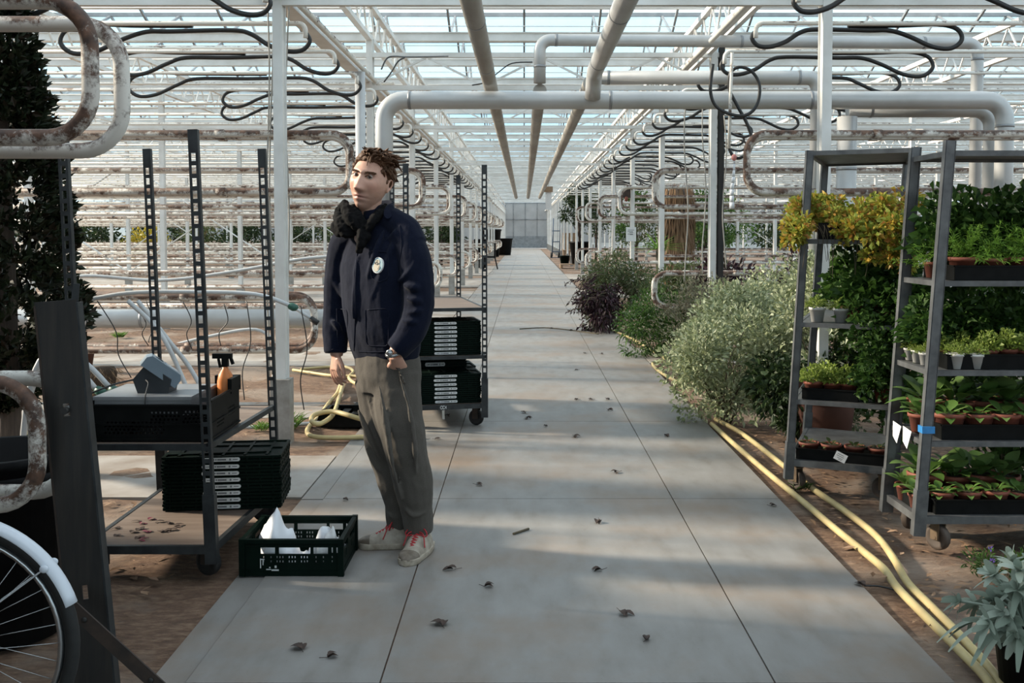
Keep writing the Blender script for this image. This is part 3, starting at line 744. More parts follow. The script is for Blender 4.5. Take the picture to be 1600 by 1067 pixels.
# ---------------------------------------------------------------- folded crates
def crate_flat(name, W, D, Hh, lab_x):
    r = thing(name, 'x', 'crate', (0, 0, 0), local=True)
    b = MB(); h = Hh * .94
    # rim frame, ribbed sides, latticed top
    for (p, q) in (((-W / 2, -D / 2), (W / 2, -D / 2)), ((W / 2, -D / 2), (W / 2, D / 2)), ((W / 2, D / 2), (-W / 2, D / 2)), ((-W / 2, D / 2), (-W / 2, -D / 2))):
        b.bar((*p, h * .80), (*q, h * .80), .014, h * .38); b.bar((*p, h * .22), (*q, h * .22), .010, h * .40)
    b.box((0, 0, h * .5), (W - .02, D - .02, h * .55))
    for i in range(9):
        x = -W / 2 + W * (i + .5) / 9
        for s in (-1, 1): b.box((x, s * D / 2, h * .5), (.008, .016, h * .9))
    for i in range(6):
        y = -D / 2 + D * (i + .5) / 6
        for s in (-1, 1): b.box((s * W / 2, y, h * .5), (.016, .008, h * .9))
    for s in (-1, 1):
        b.box((s * (W / 2 - .03), s * .06, h * .93), (.05, .10, h * .14)); b.bar((-W * .4, s * D * .28, h * .9), (W * .4, s * D * .2, h * .9), .03, h * .2)
    for i in range(5): b.bar((-W * .38 + W * .19 * i, -D * .42, h * .88), (-W * .38 + W * .19 * i, D * .42, h * .88), .012, h * .22)
    b.build('crate_body', M['green_plastic'], r)
    l = MB(); lw, lh = .168, Hh * .58; y = -D / 2 - .0095
    n = 6; out = []
    for k in range(n + 1): a = PI / 2 + PI * k / n; out.append((lab_x - lw / 2 + lh / 2 + lh / 2 * math.cos(a), y, h * .5 + lh / 2 * math.sin(a)))
    for k in range(n + 1): a = -PI / 2 + PI * k / n; out.append((lab_x + lw / 2 - lh / 2 + lh / 2 * math.cos(a), y, h * .5 + lh / 2 * math.sin(a)))
    back = [(p[0], y + .004, p[2]) for p in out]; N = len(out)
    l.add(out + back, [list(range(N))[::-1]] + [(k, (k + 1) % N, N + (k + 1) % N, N + k) for k in range(N)], 0)
    for (xa, xb, hh) in ((-.066, -.044, .22), (-.036, -.030, .5), (-.026, -.020, .4), (-.017, .022, .42), (.036, .044, .5), (.052, .074, .2)):
        l.box2((lab_x + xa, y - .0006, h * .5 - lh * hh / 2), (lab_x + xb, y - .0002, h * .5 + lh * hh / 2), 1)
    l.build('label_strip', [M['label'], M['print']], r)
    return r
fc = crate_flat('folded_crate', .52, .34, .031, .0)
def stack(n, base, z, rz, what, group, first=False, sc=(1, 1, 1)):
    for k in range(n):
        pos = 'lowest' if k == 0 else 'topmost' if k == n - 1 else nth(k) + ' from bottom'
        lab = f'folded green crate, {pos} of {what}'
        j = (R.uniform(-.004, .004), R.uniform(-.004, .004))
        if first and k == 0:
            fc.location = (base[0], base[1], z); fc.rotation_euler = (0, 0, rz); fc.scale = sc; fc['label'] = lab; fc['group'] = group
        else: dup(fc, (base[0] + j[0], base[1] + j[1], z + .031 * k * sc[2]), rz + R.uniform(-.012, .012), lab, group, scale=sc)
stack(8, (-1.405, 4.69), .149, math.radians(6), 'the stack beside the perforated post', 'folded crates on the left trolley deck', True)
ang = math.atan2(.12, .553)
mB = (Vector((*cB[0], 0)) + Vector((*cB[1], 0))) / 2; dB = (Vector((*cB[3], 0)) - Vector((*cB[0], 0))).normalized()
c0 = mB + dB * .21
stack(8, (c0.x, c0.y), .531, ang, 'eight on the shelf behind the man', 'folded crates on the shelf behind the man', sc=(.98, 1, 1))
stack(7, (c0.x, c0.y), .179, ang, 'seven on the deck behind the man', 'folded crates on the deck behind the man', sc=(.98, 1, 1))
c1 = c0 + dB * .28
stack(2, (c1.x - .04, c1.y), .40, ang, 'the rear pair behind the man', 'folded crates set back on the deck', sc=(.9, .8, 1.6))
stack(6, (c1.x, c1.y + .1), .179, ang, 'the rear stack behind the man', 'folded crates at the rear of the deck', sc=(.98, 1, 1.18))
# ---------------------------------------------------------------- the open crate on the path
def open_crate(label):
    x0, x1, y0, y1, h = -1.165, -.757, 4.06, 4.40, .156
    W = x1 - x0; D = y1 - y0
    t = thing('plastic_crate', label, 'crate', ((x0 + x1) / 2, (y0 + y1) / 2, 0))
    def holes(w, dense=True):
        k = w / .405; q = []
        for a, b in ((.075, .135), (.15, .28), (.292, .352)): q.append((a * k, .088, b * k, .116))
        for x in (.366, .386): q.append((x * k, .092, (x + .006) * k, .116))
        for x in (.085, .115, .14, .152, .164, .19, .202, .214, .24, .252, .264, .30, .33, .366): q += [(x * k, .070, (x + .005) * k, .080), (x * k, .052, (x + .005) * k, .062)]
        return q
    def holes2(w): return [(w * .12, .088, w * .42, .114), (w * .55, .088, w * .88, .114), (w * .2, .05, w * .22, .08), (w * .3, .05, w * .32, .08), (w * .66, .05, w * .68, .08), (w * .78, .05, w * .8, .08)]
    for nm, o, ux, w, hf in (('side_panel', (x0, y0, 0), (1, 0, 0), W, holes), ('side_panel', (x0, y1, 0), (1, 0, 0), W, holes), ('end_panel', (x0, y0, 0), (0, 1, 0), D, holes2), ('end_panel', (x1, y0, 0), (0, 1, 0), D, holes2)):
        m = MB().panel(Vector(o) + V(0, 0, .004), ux, (0, 0, 1), w, h - .01, .007, hf(w))
        n = Vector(ux).cross(V(0, 0, 1))
        p, q = Vector(o), Vector(o) + Vector(ux) * w
        m.bar(p + V(0, 0, h - .01), q + V(0, 0, h - .01), .018, .016); m.bar(p + V(0, 0, .012), q + V(0, 0, .012), .013, .02); m.bar(p + V(0, 0, .126), q + V(0, 0, .126), .011, .008)
        m.build(nm, M['green_plastic'], t)
    MB().box2((x0, y0, .004), (x1, y1, .012)).build('crate_floor', M['green_plastic'], t)
    for x in (x0, x1):
        for y in (y0, y1): MB().box2((x - .012, y - .012, 0), (x + .012, y + .012, h)).build('corner_post', M['green_plastic'], t)
    # worn white print on the front
    m = MB()
    for (x, z, w, hh) in ((.075, .035, .004, .04), (.079, .07, .014, .004), (.085, .048, .004, .025), (.10, .028, .02, .004), (.122, .024, .03, .006), (.135, .036, .008, .01), (.112, .036, .006, .004)):
        m.box2((x0 + x, y0 - .0085, z), (x0 + x + w, y0 - .0078, z + hh))
    m.build('worn_lettering', M['label'], t)
    return t
open_crate('open dark green crate with white plastic bags inside, on the path before the man')
def bag(label, base, peaks, mt):
    m = MB(); n = 22; W, D = peaks[0]
    for j in range(n): 
        pass
    vs = []; fs = []
    for j in range(n):
        for i in range(n):
            u, v = i / (n - 1) - .5, j / (n - 1) - .5
            z = .018 + .012 * math.sin(9 * u + 4 * v) * math.sin(7 * v - 3 * u) + .006 * math.sin(23 * u + 5 * v)
            for (pu, pv, ph, pw) in peaks[1:]:
                dd = math.hypot(u - pu, (v - pv) * .7) / pw; z += ph * max(0, 1 - dd) ** 1.25
            e = min(1, (.5 - max(abs(u), abs(v))) / .08); z = .004 + z * (e ** .5 if e > 0 else 0)
            vs.append((base[0] + u * W, base[1] + v * D, base[2] + z))
    fs = [(j * n + i, j * n + i + 1, (j + 1) * n + i + 1, (j + 1) * n + i) for j in range(n - 1) for i in range(n - 1)]
    b = [(p[0], p[1], base[2]) for p in vs]; N = n * n
    m.add(vs + b, fs + [tuple(N + k for k in f[::-1]) for f in fs], 0, True)
    o = m.build('plastic_bag', mt); tag(o, label, 'bag')
bag('tall crumpled white plastic bag with pointed peaks, left in the green crate', (-1.046, 4.20, .014), [(.20, .24), (-.02, -.05, .185, .34), (.30, -.1, .13, .22), (-.33, .0, .13, .3), (0, -.4, .10, .5)], M['white_bag'])
bag('flat white plastic bag lying in the middle of the green crate', (-.858, 4.285, .014), [(.16, .20), (0, 0, .075, .7), (0, -.4, .085, .5)], M['white_bag'])
bag('small scrunched white paper bag at right corner of the green crate', (-.84, 4.125, .014), [(.13, .11), (.28, .1, .14, .45), (-.15, -.1, .095, .6)], M['paper'])
# ---------------------------------------------------------------- black crate with the scale on the left trolley
t = thing('harvest_crate', 'black perforated crate on the shelf of the left trolley', 'crate', (-1.54, 4.22, .563))
x0, x1, y0, y1, zb = -1.80, -1.288, 4.05, 4.46, .564
def hexholes(w, h, pts):
    q = []
    for cx, cz, n, r in pts:
        for j in range(r):
            for i in range(n):
                x = cx + i * .017 + (.0085 if j % 2 else 0); z = cz + j * .014
                q.append((x, z, x + .009, z + .009))
    return q
for nm, o, ux, w, h, pts in (('crate_side', (x0, y0, zb), (1, 0, 0), x1 - x0, .152, [(.08, .03, 7, 4), (.19, .03, 8, 4), (.27, .085, 7, 3), (.40, .075, 7, 4)]), ('crate_side', (x0, y1, zb), (1, 0, 0), x1 - x0, .17, [(.06, .04, 8, 5), (.3, .04, 8, 5)]),
                             ('crate_end', (x0, y0, zb), (0, 1, 0), y1 - y0, .17, [(.1, .05, 5, 4)]), ('crate_end', (x1, y0, zb), (0, 1, 0), y1 - y0, .17, [(.08, .04, 6, 3), (.24, .06, 6, 3)])):
    m = MB().panel(o, ux, (0, 0, 1), w, h, .006, hexholes(w, h, pts))
    p = Vector(o); q = p + Vector(ux) * w
    for z in (.008, .07, h - .006): m.bar(p + V(0, 0, z), q + V(0, 0, z), .016, .008)
    m.build(nm, M['dark_plastic'], t)
m = MB().box2((x0, y0, zb), (x1, y1, zb + .006)); m.build('crate_base', M['dark_plastic'], t)
m = MB(); m.box2((x1 - .10, y1 - .02, zb + .15), (x1 + .008, y1 + .01, zb + .215)); m.box2((x1 - .01, y1 - .13, zb + .15), (x1 + .008, y1, zb + .215)); m.build('handle_corner', M['dark_plastic'], t)
t = thing('weighing_scale', 'grey weighing scale head on flat steel platform, set in the black crate', 'scale', (-1.55, 4.2, .58))
m = MB(); m.box2((-1.775, 4.085, .665), (-1.38, 4.43, .735)); m.box2((-1.78, 4.08, .728), (-1.375, 4.435, .742)); m.build('platform', M['alu'], t)
rot = Matrix.Rotation(math.radians(22), 3, 'Z') @ Matrix.Rotation(math.radians(38), 3, 'Y') 
hc = V(-1.545, 4.22, .835)
hd = MB(); prof = [(-.085, -.028), (.085, -.028), (.085, .012), (.07, .03), (-.07, .03), (-.085, .012)]
f = [hc + rot @ V(x, -.055, z) for x, z in prof]; b = [hc + rot @ V(x, .055, z) for x, z in prof]
hd.loft([f, b], sm=False); h1 = hd.build('display_head', M['scale_grey'], t)
sc_ = MB()
for (a0, a1) in ((-.06, -.012), (.0, .058)):
    sc_.box(hc + rot @ V((a0 + a1) / 2, 0, .031), (a1 - a0, .085, .003), rot)
sc_.build('display_window', M['screen'], h1)
m = MB(); m.tube([hc + rot @ V(-.052, -.025, .0335), hc + rot @ V(-.03, .02, .0335), hc + rot @ V(-.02, -.025, .0335), hc + rot @ V(-.052, -.025, .0335)], .0018, 5); m.build('display_mark', M['scale_dark'], h1)
st = MB(); pr = [V(-1.63, 0, .742), V(-1.50, 0, .742), V(-1.49, 0, .80), V(-1.585, 0, .875), V(-1.65, 0, .80)]
st.loft([[p + V(0, 4.17, 0) for p in pr], [p + V(0, 4.27, 0) for p in pr]], sm=False); st.build('head_stand', M['scale_dark'], t)
MB().tube(catmull([(-1.63, 4.2, .80), (-1.70, 4.13, .79), (-1.78, 4.1, .76), (-1.83, 4.12, .74), (-1.86, 4.2, .70)], 5), .004, 6).build('power_cable', M['rubber'], t)
MB().tube(catmull([(-1.59, 4.16, .80), (-1.565, 4.12, .79), (-1.56, 4.075, .75), (-1.56, 4.066, .70)], 5), .003, 6).build('signal_cable', M['rubber'], t)
t = thing('spray_bottle', 'orange spray bottle with black trigger head behind the trolley post', 'bottle', (-1.36, 4.36, .742))
bx, by = -1.328, 4.40
MB().lathe([(.0, .572), (.034, .572), (.036, .59), (.036, .76), (.03, .79), (.014, .815), (.012, .83), (0, .83)], (bx, by, 0), 14).build('bottle_body', M['orange'], t)
m = MB(); m.box((bx, by, .845), (.026, .026, .04)); m.box((bx - .012, by, .872), (.085, .024, .022)); m.bar((bx + .022, by, .87), (bx + .035, by, .835), .014, .012); m.bar((bx - .03, by, .86), (bx - .022, by, .82), .01, .01); m.build('trigger_head', M['dark_plastic'], t)
# hoses with green couplings behind the black crate
for i, (a, b) in enumerate((((118, 575), (150, 608)), ((122, 560), (172, 606)))):
    Y = 4.75 + .06 * i
    t = thing('garden_hose', ('lower' if i == 0 else 'upper') + ' white hose end with green coupling, behind the weighing scale', 'hose', at(*a, Y))
    MB().tube(catmull([at(30, 824, Y), at(40, 640 + 15 * i, Y), at(70, 555 + 12 * i, Y), at(*a, Y), at(*b, Y)], 5), .014, 8).build('hose', M['pvc'], t)
    p, q = at(*b, Y), at(b[0] + 14, b[1] + 8, Y)
    MB().tube([p, p.lerp(q, .5), q], [.02, .024, .022], 10).build('coupling', M['green_fit'], t)
    MB().tube([q, q + (q - p) * .6], [.022, .018], 10).build('coupling_nut', M['rubber'], t)
# petals and scraps on the deck
for i in range(16):
    x, y = (R.gauss(-1.62, .07), R.gauss(4.25, .10)) if i < 12 else (R.uniform(-1.75, -1.35), R.uniform(4.05, 4.4))
    y = max(4.03, min(4.48, y)); x = max(-1.77, min(-1.32, x))
    m = MB(); a = R.uniform(0, 6.28)
    for k in range(2): m.leaf((x, y, .146 + .004 * k), (math.cos(a + k), math.sin(a + k), .15), (0, 0, 1), R.uniform(.025, .05), R.uniform(.012, .03), 3, .2, .3)
    o = m.build('fallen_petal', M['petal'] if i in (2, 5, 7, 9) else M['dead_leaf'])
    tag(o, 'curled dry scrap of petal or leaf on the deck of the left trolley', 'petal', 'dry petals and leaves on the left trolley deck')
# ================================================================ the man
M['skin'] = None
def mk_skin():
    m, nt, b = nodes('skin')
    at_ = nt.nodes.new('ShaderNodeAttribute'); at_.attribute_name = 'tone'
    n = noise(nt, 60, 4); r = ramp(nt, [(.3, (.92, .92, .92)), (.7, (1.05, 1.05, 1.05))]); nt.links.new(n.outputs[0], r.inputs[0])
    mu = nt.nodes.new('ShaderNodeMixRGB'); mu.blend_type = 'MULTIPLY'; mu.inputs[0].default_value = 1
    nt.links.new(at_.outputs['Color'], mu.inputs[1]); nt.links.new(r.outputs[0], mu.inputs[2]); nt.links.new(mu.outputs[0], b.inputs['Base Color'])
    b.inputs['Roughness'].default_value = .5; b.inputs['Subsurface Weight'].default_value = .12
    b.inputs['Subsurface Radius'].default_value = (.8, .3, .15); b.inputs['Subsurface Scale'].default_value = .01
    return m
M['skin'] = mk_skin()
def cloth(name, c1, c2, weave, wrinkle):
    m, nt, b = nodes(name)
    n = noise(nt, weave, 3); n2 = noise(nt, 9, 3, 'Object', (1, 1, .6))
    r = ramp(nt, [(.35, c1), (.65, c2)]); nt.links.new(n.outputs[0], r.inputs[0]); nt.links.new(r.outputs[0], b.inputs['Base Color'])
    b.inputs['Roughness'].default_value = .9; b.inputs['Specular IOR Level'].default_value = .1; b.inputs['Sheen Weight'].default_value = .0 if 'wool' in name else .05
    b1 = nt.nodes.new('ShaderNodeBump'); b1.inputs['Strength'].default_value = wrinkle; b1.inputs['Distance'].default_value = .03
    b2 = nt.nodes.new('ShaderNodeBump'); b2.inputs['Strength'].default_value = .15; b2.inputs['Distance'].default_value = .003
    nt.links.new(n2.outputs[0], b1.inputs['Height']); nt.links.new(n.outputs[0], b2.inputs['Height']); nt.links.new(b1.outputs[0], b2.inputs['Normal']); nt.links.new(b2.outputs[0], b.inputs['Normal'])
    return m
M['navy'] = cloth('navy_cotton', (0.00325, 0.00525, 0.014), (0.005, 0.0075, 0.019), 180, .35)
M['taupe'] = cloth('taupe_cotton', (0.08897, 0.08033, 0.07016), (0.07372, 0.06711, 0.05897), 220, .35)
M['black_wool'] = cloth('black_wool', (0.003, 0.003, 0.0035), (0.007, 0.007, 0.0075), 60, .6)
M['hair'] = mat('hair', (.060, .029, .014), (.115, .057, .029), .6, scale=30, spec=.25)
M['shoe'] = mat('shoe', (.38, .34, .28), (.22, .185, .145), .6, scale=22, detail=6)
M['shoe_sole'] = mat('shoe_sole', (.42, .37, .30), (.24, .20, .15), .7, scale=25)
M['shoe_toe'] = mat('shoe_toe', (.20, .165, .13), (.12, .095, .07), .6, scale=30)
M['lace'] = mat('lace', (.42, .02, .03), (.33, .015, .02), .6, scale=60)
M['eye'] = mat('eye_white', (.50, .47, .44), (.45, .42, .40), .25, scale=3)
M['iris'] = mat('iris', (.03, .03, .028), (.012, .011, .010), .15, scale=30)
YM = 4.35
def mp(x, y, d=0.0): return at(x, y, YM + d)
K = YM / F
def remeshed(mb, name, voxel, smooth, mats, parent, disp=None, tone=None):
    """grow one closed skin round everything in mb"""
    tmp = mb.build(name + '_rough', mats)
    r = tmp.modifiers.new('r', 'REMESH'); r.mode = 'VOXEL'; r.voxel_size = voxel; r.use_smooth_shade = True
    if smooth: s = tmp.modifiers.new('s', 'SMOOTH'); s.iterations = smooth; s.factor = .5
    if disp:
        tx = bpy.data.textures.new(name + '_folds', 'CLOUDS'); tx.noise_scale = disp[0]; tx.noise_depth = 2
        d = tmp.modifiers.new('d', 'DISPLACE'); d.texture = tx; d.strength = disp[1]; d.mid_level = .5; d.texture_coords = 'GLOBAL'
        s = tmp.modifiers.new('s2', 'SMOOTH'); s.iterations = 2
    dg = bpy.context.evaluated_depsgraph_get()
    me = bpy.data.meshes.new_from_object(tmp.evaluated_get(dg)); me.name = name
    bpy.data.objects.remove(tmp)
    me.materials.clear(); me.materials.append(mats)
    me.polygons.foreach_set('use_smooth', [True] * len(me.polygons))
    o = bpy.data.objects.new(name, me); C.objects.link(o)
    ORG[o.name] = V(0, 0, 0)
    if parent is not None: o.parent = parent
    return o
# chest faces the camera's left; L is the man's own left
fa = math.radians(-40)
LV = V(math.cos(fa), math.sin(fa), 0); FV = V(math.sin(fa), -math.cos(fa), 0)
def ring(c, a, b, n=20, sq=2.4, tilt=0.0):
    out = []
    for k in range(n):
        t = 2 * PI * k / n; x = math.copysign(abs(math.cos(t)) ** (2 / sq), math.cos(t)) * a; y = math.copysign(abs(math.sin(t)) ** (2 / sq), math.sin(t)) * b
        out.append(c + LV * x + FV * y + V(0, 0, tilt * y))
    return out
# ---- head
HR = Matrix.Rotation(math.radians(11), 3, 'Y') @ Matrix.Rotation(math.radians(-17), 3, 'Z') @ Matrix.Rotation(math.radians(-3), 3, 'X')
HC = mp(578, 286, -.01)
HS = 1.04
def hp(x, y, z): return HC + HR @ (V(x, y, z) * HS)
def gauss(d2, s): return math.exp(-d2 / (2 * s * s))
def head_mb():
    m = MB(); nu, nv = 120, 96; rings = []
    for i in range(1, nv):
        ph = PI * i / nv; rg = []
        for k in range(nu):
            a = 2 * PI * k / nu
            dx, dy, dz = math.sin(ph) * math.cos(a), math.sin(ph) * math.sin(a), -math.cos(ph)
            x, y, z = dx * .076, dy * .097, dz * .122
            # jaw narrows, face flattens
            if z < 0:
                t = min(1, -z / .115)
                x *= 1 - .34 * t ** 1.5
                if y > 0: y *= 1 - .50 * t
                else: y = y * (1 - .02 * t) - .010 * t ** 2 * max(0, -dy)
            if y < 0: y = -(abs(y) / .097) ** .82 * .092
            front = max(0, -dy)
            def bmp(cx, cz, sx, sz, h, sym=True):
                e = 0
                for q in ((1, -1) if sym and cx else (1,)): e += h * math.exp(-((x - cx * q) / sx) ** 2 / 2 - ((z - cz) / sz) ** 2 / 2)
                return e
            if front > .15:
                y -= bmp(.025, .038, .022, .008, .009)          # brow
                y += bmp(.031, .020, .013, .010, .014)          # sockets
                y -= bmp(.045, -.012, .016, .016, .006)         # cheekbones
                y += bmp(.036, -.055, .015, .02, .006)          # hollow cheeks
                nz = max(0, min(1, (.026 - z) / .062)) if z > -.04 else max(0, 1 - (-.04 - z) / .012)
                y -= (.006 + .024 * nz ** 1.3) * math.exp(-(x / (.0075 + .005 * nz)) ** 2 / 2) * (1 if -.055 < z < .034 else 0)
                y -= bmp(.0125, -.036, .006, .007, .009)        # nostril wings
                y += bmp(0, -.052, .006, .006, .003, False)
                y -= bmp(0, -.063, .019, .0045, .0065, False)   # upper lip
                y += bmp(0, -.0695, .024, .0022, .0085, False)  # mouth line
                y -= bmp(0, -.077, .016, .0055, .0075, False)   # lower lip
                y += bmp(0, -.089, .018, .006, .004, False)
                y -= bmp(0, -.106, .019, .013, .011, False)     # chin
            rg.append(hp(x, y, z))
        rings.append(rg)
    m.loft(rings)
    for s in (-1, 1):                                            # ears
        rot = HR @ Matrix.Rotation(s * math.radians(24), 3, 'Z')
        m.ball(hp(s * .074, .016, .0), (.006, .019, .031), 12, 10, rot=rot)
        m.tube([hp(s * .080, .004, .012), hp(s * .084, .012, .029), hp(s * .087, .026, .027), hp(s * .087, .032, .010), hp(s * .083, .025, -.012), hp(s * .077, .012, -.027)], .0045, 6)
    # neck
    m.tube([hp(0, .022, -.05), hp(0, .03, -.10), mp(578, 345, .03), mp(584, 372, .04)], [.056, .056, .060, .075], 16)
    return m
body = head_mb()
# trunk, arms and legs of the body under the clothes
for a, pts, rr in (('t', [mp(584, 365, .03), mp(592, 420, .02), mp(596, 490, .0), mp(603, 535, 0)], [.09, .12, .115, .10]),
                   ('ra', [mp(549, 382, .10), mp(532, 460, .115), mp(527, 520, .08), mp(526, 556, .06)], [.055, .046, .036, .028]),
                   ('la', [mp(640, 385, -.09), mp(654, 470, -.13), mp(640, 510, -.16), mp(617, 552, -.17)], [.055, .046, .036, .029]),
                   ('rl', [mp(590, 575, .06), mp(596, 690, .05), mp(612, 760, .10), mp(622, 838, .12)], [.075, .055, .045, .036]),
                   ('ll', [mp(622, 575, -.04), mp(630, 690, -.05), mp(644, 760, -.01), mp(655, 842, .04)], [.075, .055, .045, .036])):
    body.tube(catmull(pts, 4), [rr[min(len(rr) - 1, i // 4)] + (rr[min(len(rr) - 1, i // 4 + 1)] - rr[min(len(rr) - 1, i // 4)]) * (i % 4) / 4 for i in range(len(catmull(pts, 4)))], 12)
def hand(wrist, palm_end, across, normal, curls, s=1.0, thumb_side=1):
    """a palm with four bent fingers and a thumb leaving its side"""
    w = Vector(wrist); p = Vector(palm_end); d = (p - w).normalized(); x = Vector(across); x = (x - d * x.dot(d)).normalized(); n = Vector(normal); n = (n - d * n.dot(d) - x * n.dot(x)).normalized()
    rows = []
    for t, wd, th in ((0, .025, .019), (.25, .031, .018), (.6, .039, .016), (1.0, .040, .0135)):
        c = w.lerp(p, t); rg = []
        for k in range(14):
            a = 2 * PI * k / 14; rg.append(c + x * (wd * math.cos(a)) + n * (th * math.sin(a)))
        rows.append(rg)
    body.loft(rows)
    for i, (off, L, cu) in enumerate(zip((-.030, -.010, .010, .029), (.074, .084, .078, .062), curls)):
        b = p + x * (off * s) - d * .012; P = [b]; dirn = d.copy(); ang = 0; q = b + d * .012; P.append(q)
        for seg in (.42, .33, .25):
            ang += cu; dirn = d * math.cos(ang) + n * math.sin(ang) + x * (off * 1.2)
            q = q + dirn.normalized() * (L * seg); P.append(q)
        body.tube(P, [.010, .0098, .0088, .0080, .0066], 8); body.ball(P[-1], .0066, 8, 6)
    b = w.lerp(p, .28) - x * (.024 * thumb_side); t1 = b + d * .030 - x * (.020 * thumb_side) + n * .012; t2 = t1 + d * .028 - x * (.004 * thumb_side) + n * .010; t3 = t2 + d * .022 + n * .006
    body.tube([b, t1, t2, t3], [.014, .0115, .0098, .0075], 8); body.ball(t3, .0075, 8, 6)
hand(mp(526, 553, .06), mp(523, 578, .05), V(.55, -.8, 0), V(.8, .5, .1), (.30, .38, .45, .52), thumb_side=-1)
hand(mp(617, 556, -.155), mp(628, 590, -.075), V(.9, .3, 0), V(.3, .9, 0), (.2, .25, .3, .3), thumb_side=1)
man = remeshed(body, 'person', .0034, 2, M['skin'], None)
tag(man, 'man in navy work jacket and taupe trousers standing on the path, one hand in pocket', 'person')
# skin tones by place: lips, beard shadow, flushed hands
me = man.data; n = len(me.vertices); co = np.empty(n * 3); me.vertices.foreach_get('co', co); co = co.reshape(-1, 3)
loc = (co - np.array(HC)) @ np.array(HR)          # = R^T (p - c)
tone = np.tile(np.array([.52, .305, .225, 1.0]), (n, 1))
hm = np.linalg.norm(loc, axis=1) < .17
def blob(cx, cy, cz, sx, sy, sz): return np.exp(-((loc[:, 0] - cx) / sx) ** 2 / 2 - ((loc[:, 1] - cy) / sy) ** 2 / 2 - ((loc[:, 2] - cz) / sz) ** 2 / 2) * hm
def mixt(wt, col):
    wt = np.clip(wt, 0, 1)[:, None]; tone[:, :3] = tone[:, :3] * (1 - wt) + np.array(col) * wt
beard = np.clip(blob(0, -.07, -.085, .055, .05, .030) * 1.1 + blob(0, -.105, -.054, .022, .02, .006) * .9, 0, 1)
mixt(beard * .5, (.22, .14, .11))
for s in (-1, 1):
    mixt(blob(s * .05, -.06, -.02, .018, .03, .016) * .28, (.55, .23, .17))
mixt(blob(0, -.115, -.035, .012, .02, .012) * .35, (.55, .22, .17))
mixt(np.clip(blob(0, -.1, -.064, .017, .03, .0035) + blob(0, -.1, -.0765, .015, .03, .0045), 0, 1) * .75, (.38, .14, .12))
mixt(blob(0, -.1, -.0697, .023, .03, .0018) * .85, (.10, .04, .035))
hands = (co[:, 2] < .95) & (co[:, 2] > .6)
tone[hands, :3] = (.46, .26, .19)
at_ = me.color_attributes.new('tone', 'FLOAT_COLOR', 'POINT'); at_.data.foreach_set('color', tone.astype(np.float32).ravel())
# ---- eyes and brows
for s in (-1, 1):
    c = hp(s * .031, -.0735, .0185)
    e = MB().ball(c, .0115, 14, 10).build('eye', M['eye'], man)
    gz = (V(-.25, 0, H) - HC).normalized()
    MB().ball(c + gz * .0085, (.0062, .0062, .0062), 12, 8).build('iris', M['iris'], e)
    m = MB(); 
    m.tube(catmull([hp(s * (.031 + q), -.0855 - .0035 * math.cos(q * 90), .0225 - abs(q) ** 1.4 * 2.2) for q in (-.016, -.009, 0, .009, .016)], 4), [.0022] * 17, 6)
    m.build('eyelid', M['hair'], man)
    m = MB()
    for i in range(70):
        u = R.random(); x = s * (.013 + .036 * u); z = .0315 + .0065 * u ** .8 - .003 * max(0, u - .75) * 4 + R.uniform(-.0032, .0032); y = -.098 + .020 * u ** 1.6
        m.tube([hp(x, y + .004, z - .002), hp(x + s * .005, y - .001, z + .0005), hp(x + s * .010, y + .003, z + .001)], [.0011, .0011, .0004], 4)
    m.build('eyebrow', M['hair'], man)
# ---- hair: a cap with many swept locks
cap = MB()
for (x, y, z, r) in ((0, .025, .060, .080), (0, -.012, .078, .062), (.030, .04, .035, .062), (-.030, .04, .035, .062), (0, .062, .01, .058), (.02, -.035, .098, .036), (-.025, -.030, .094, .034), (0, -.03, .103, .034), (.058, .018, .045, .030), (-.058, .018, .045, .030), (.066, .004, .015, .016), (-.066, .004, .015, .016), (.04, -.01, .10, .04), (-.04, 0, .09, .04)):
    cap.ball(hp(x, y, z), r, 14, 10)
RH = random.Random(11)
for i in range(260):
    a = RH.uniform(0, 2 * PI); e = RH.uniform(.05, 1.0)
    # root on the skull
    rx, ry, rz = .076 * math.cos(a) * math.sqrt(1 - e * e * .8), .094 * math.sin(a) * math.sqrt(1 - e * e * .8) + .012, .045 + .088 * e
    if ry < -.05: rz = max(rz, .085); ry += .012
    root = V(rx, ry, rz)
    out = V(rx * 6, (ry - .01) * 5, .35 + e).normalized()
    top = rz > .085; out *= .55; out.z *= .3
    sweep = V(.6 + RH.uniform(-.5, .5), -.45 + RH.uniform(-.5, .5), .12) if top else V(.15 * (1 if rx > 0 else -1), .7, -.6)
    Lk = RH.uniform(.045, .085) if top else RH.uniform(.03, .055)
    p1 = root + out * Lk * .35; p2 = p1 + (sweep.normalized() * .7 + out * .35) * Lk * .45; p3 = p2 + (sweep.normalized() + V(RH.uniform(-.4, .4), RH.uniform(-.3, .3), RH.uniform(-.7, .1))).normalized() * Lk * .5
    P = catmull([hp(*q) for q in (root, p1, p2, p3)], 3); w = RH.uniform(.007, .012)
    cap.tube(P, [w * (1 - .85 * (j / (len(P) - 1)) ** 1.5) for j in range(len(P))], 5)
for (x0, z0, x1, z1) in ((.012, .098, .022, .060), (.02, .10, .034, .072), (-.01, .10, -.016, .078)):     # locks falling over the forehead
    P = catmull([hp(x0, -.06, z0 + .012), hp((x0 + x1) / 2, -.094, z0 - .004), hp(x1, -.104, z1)], 4)
    cap.tube(P, [.007 * (1 - .8 * j / (len(P) - 1)) for j in range(len(P))], 5)
hair = cap.build('hair', M['hair'], man)
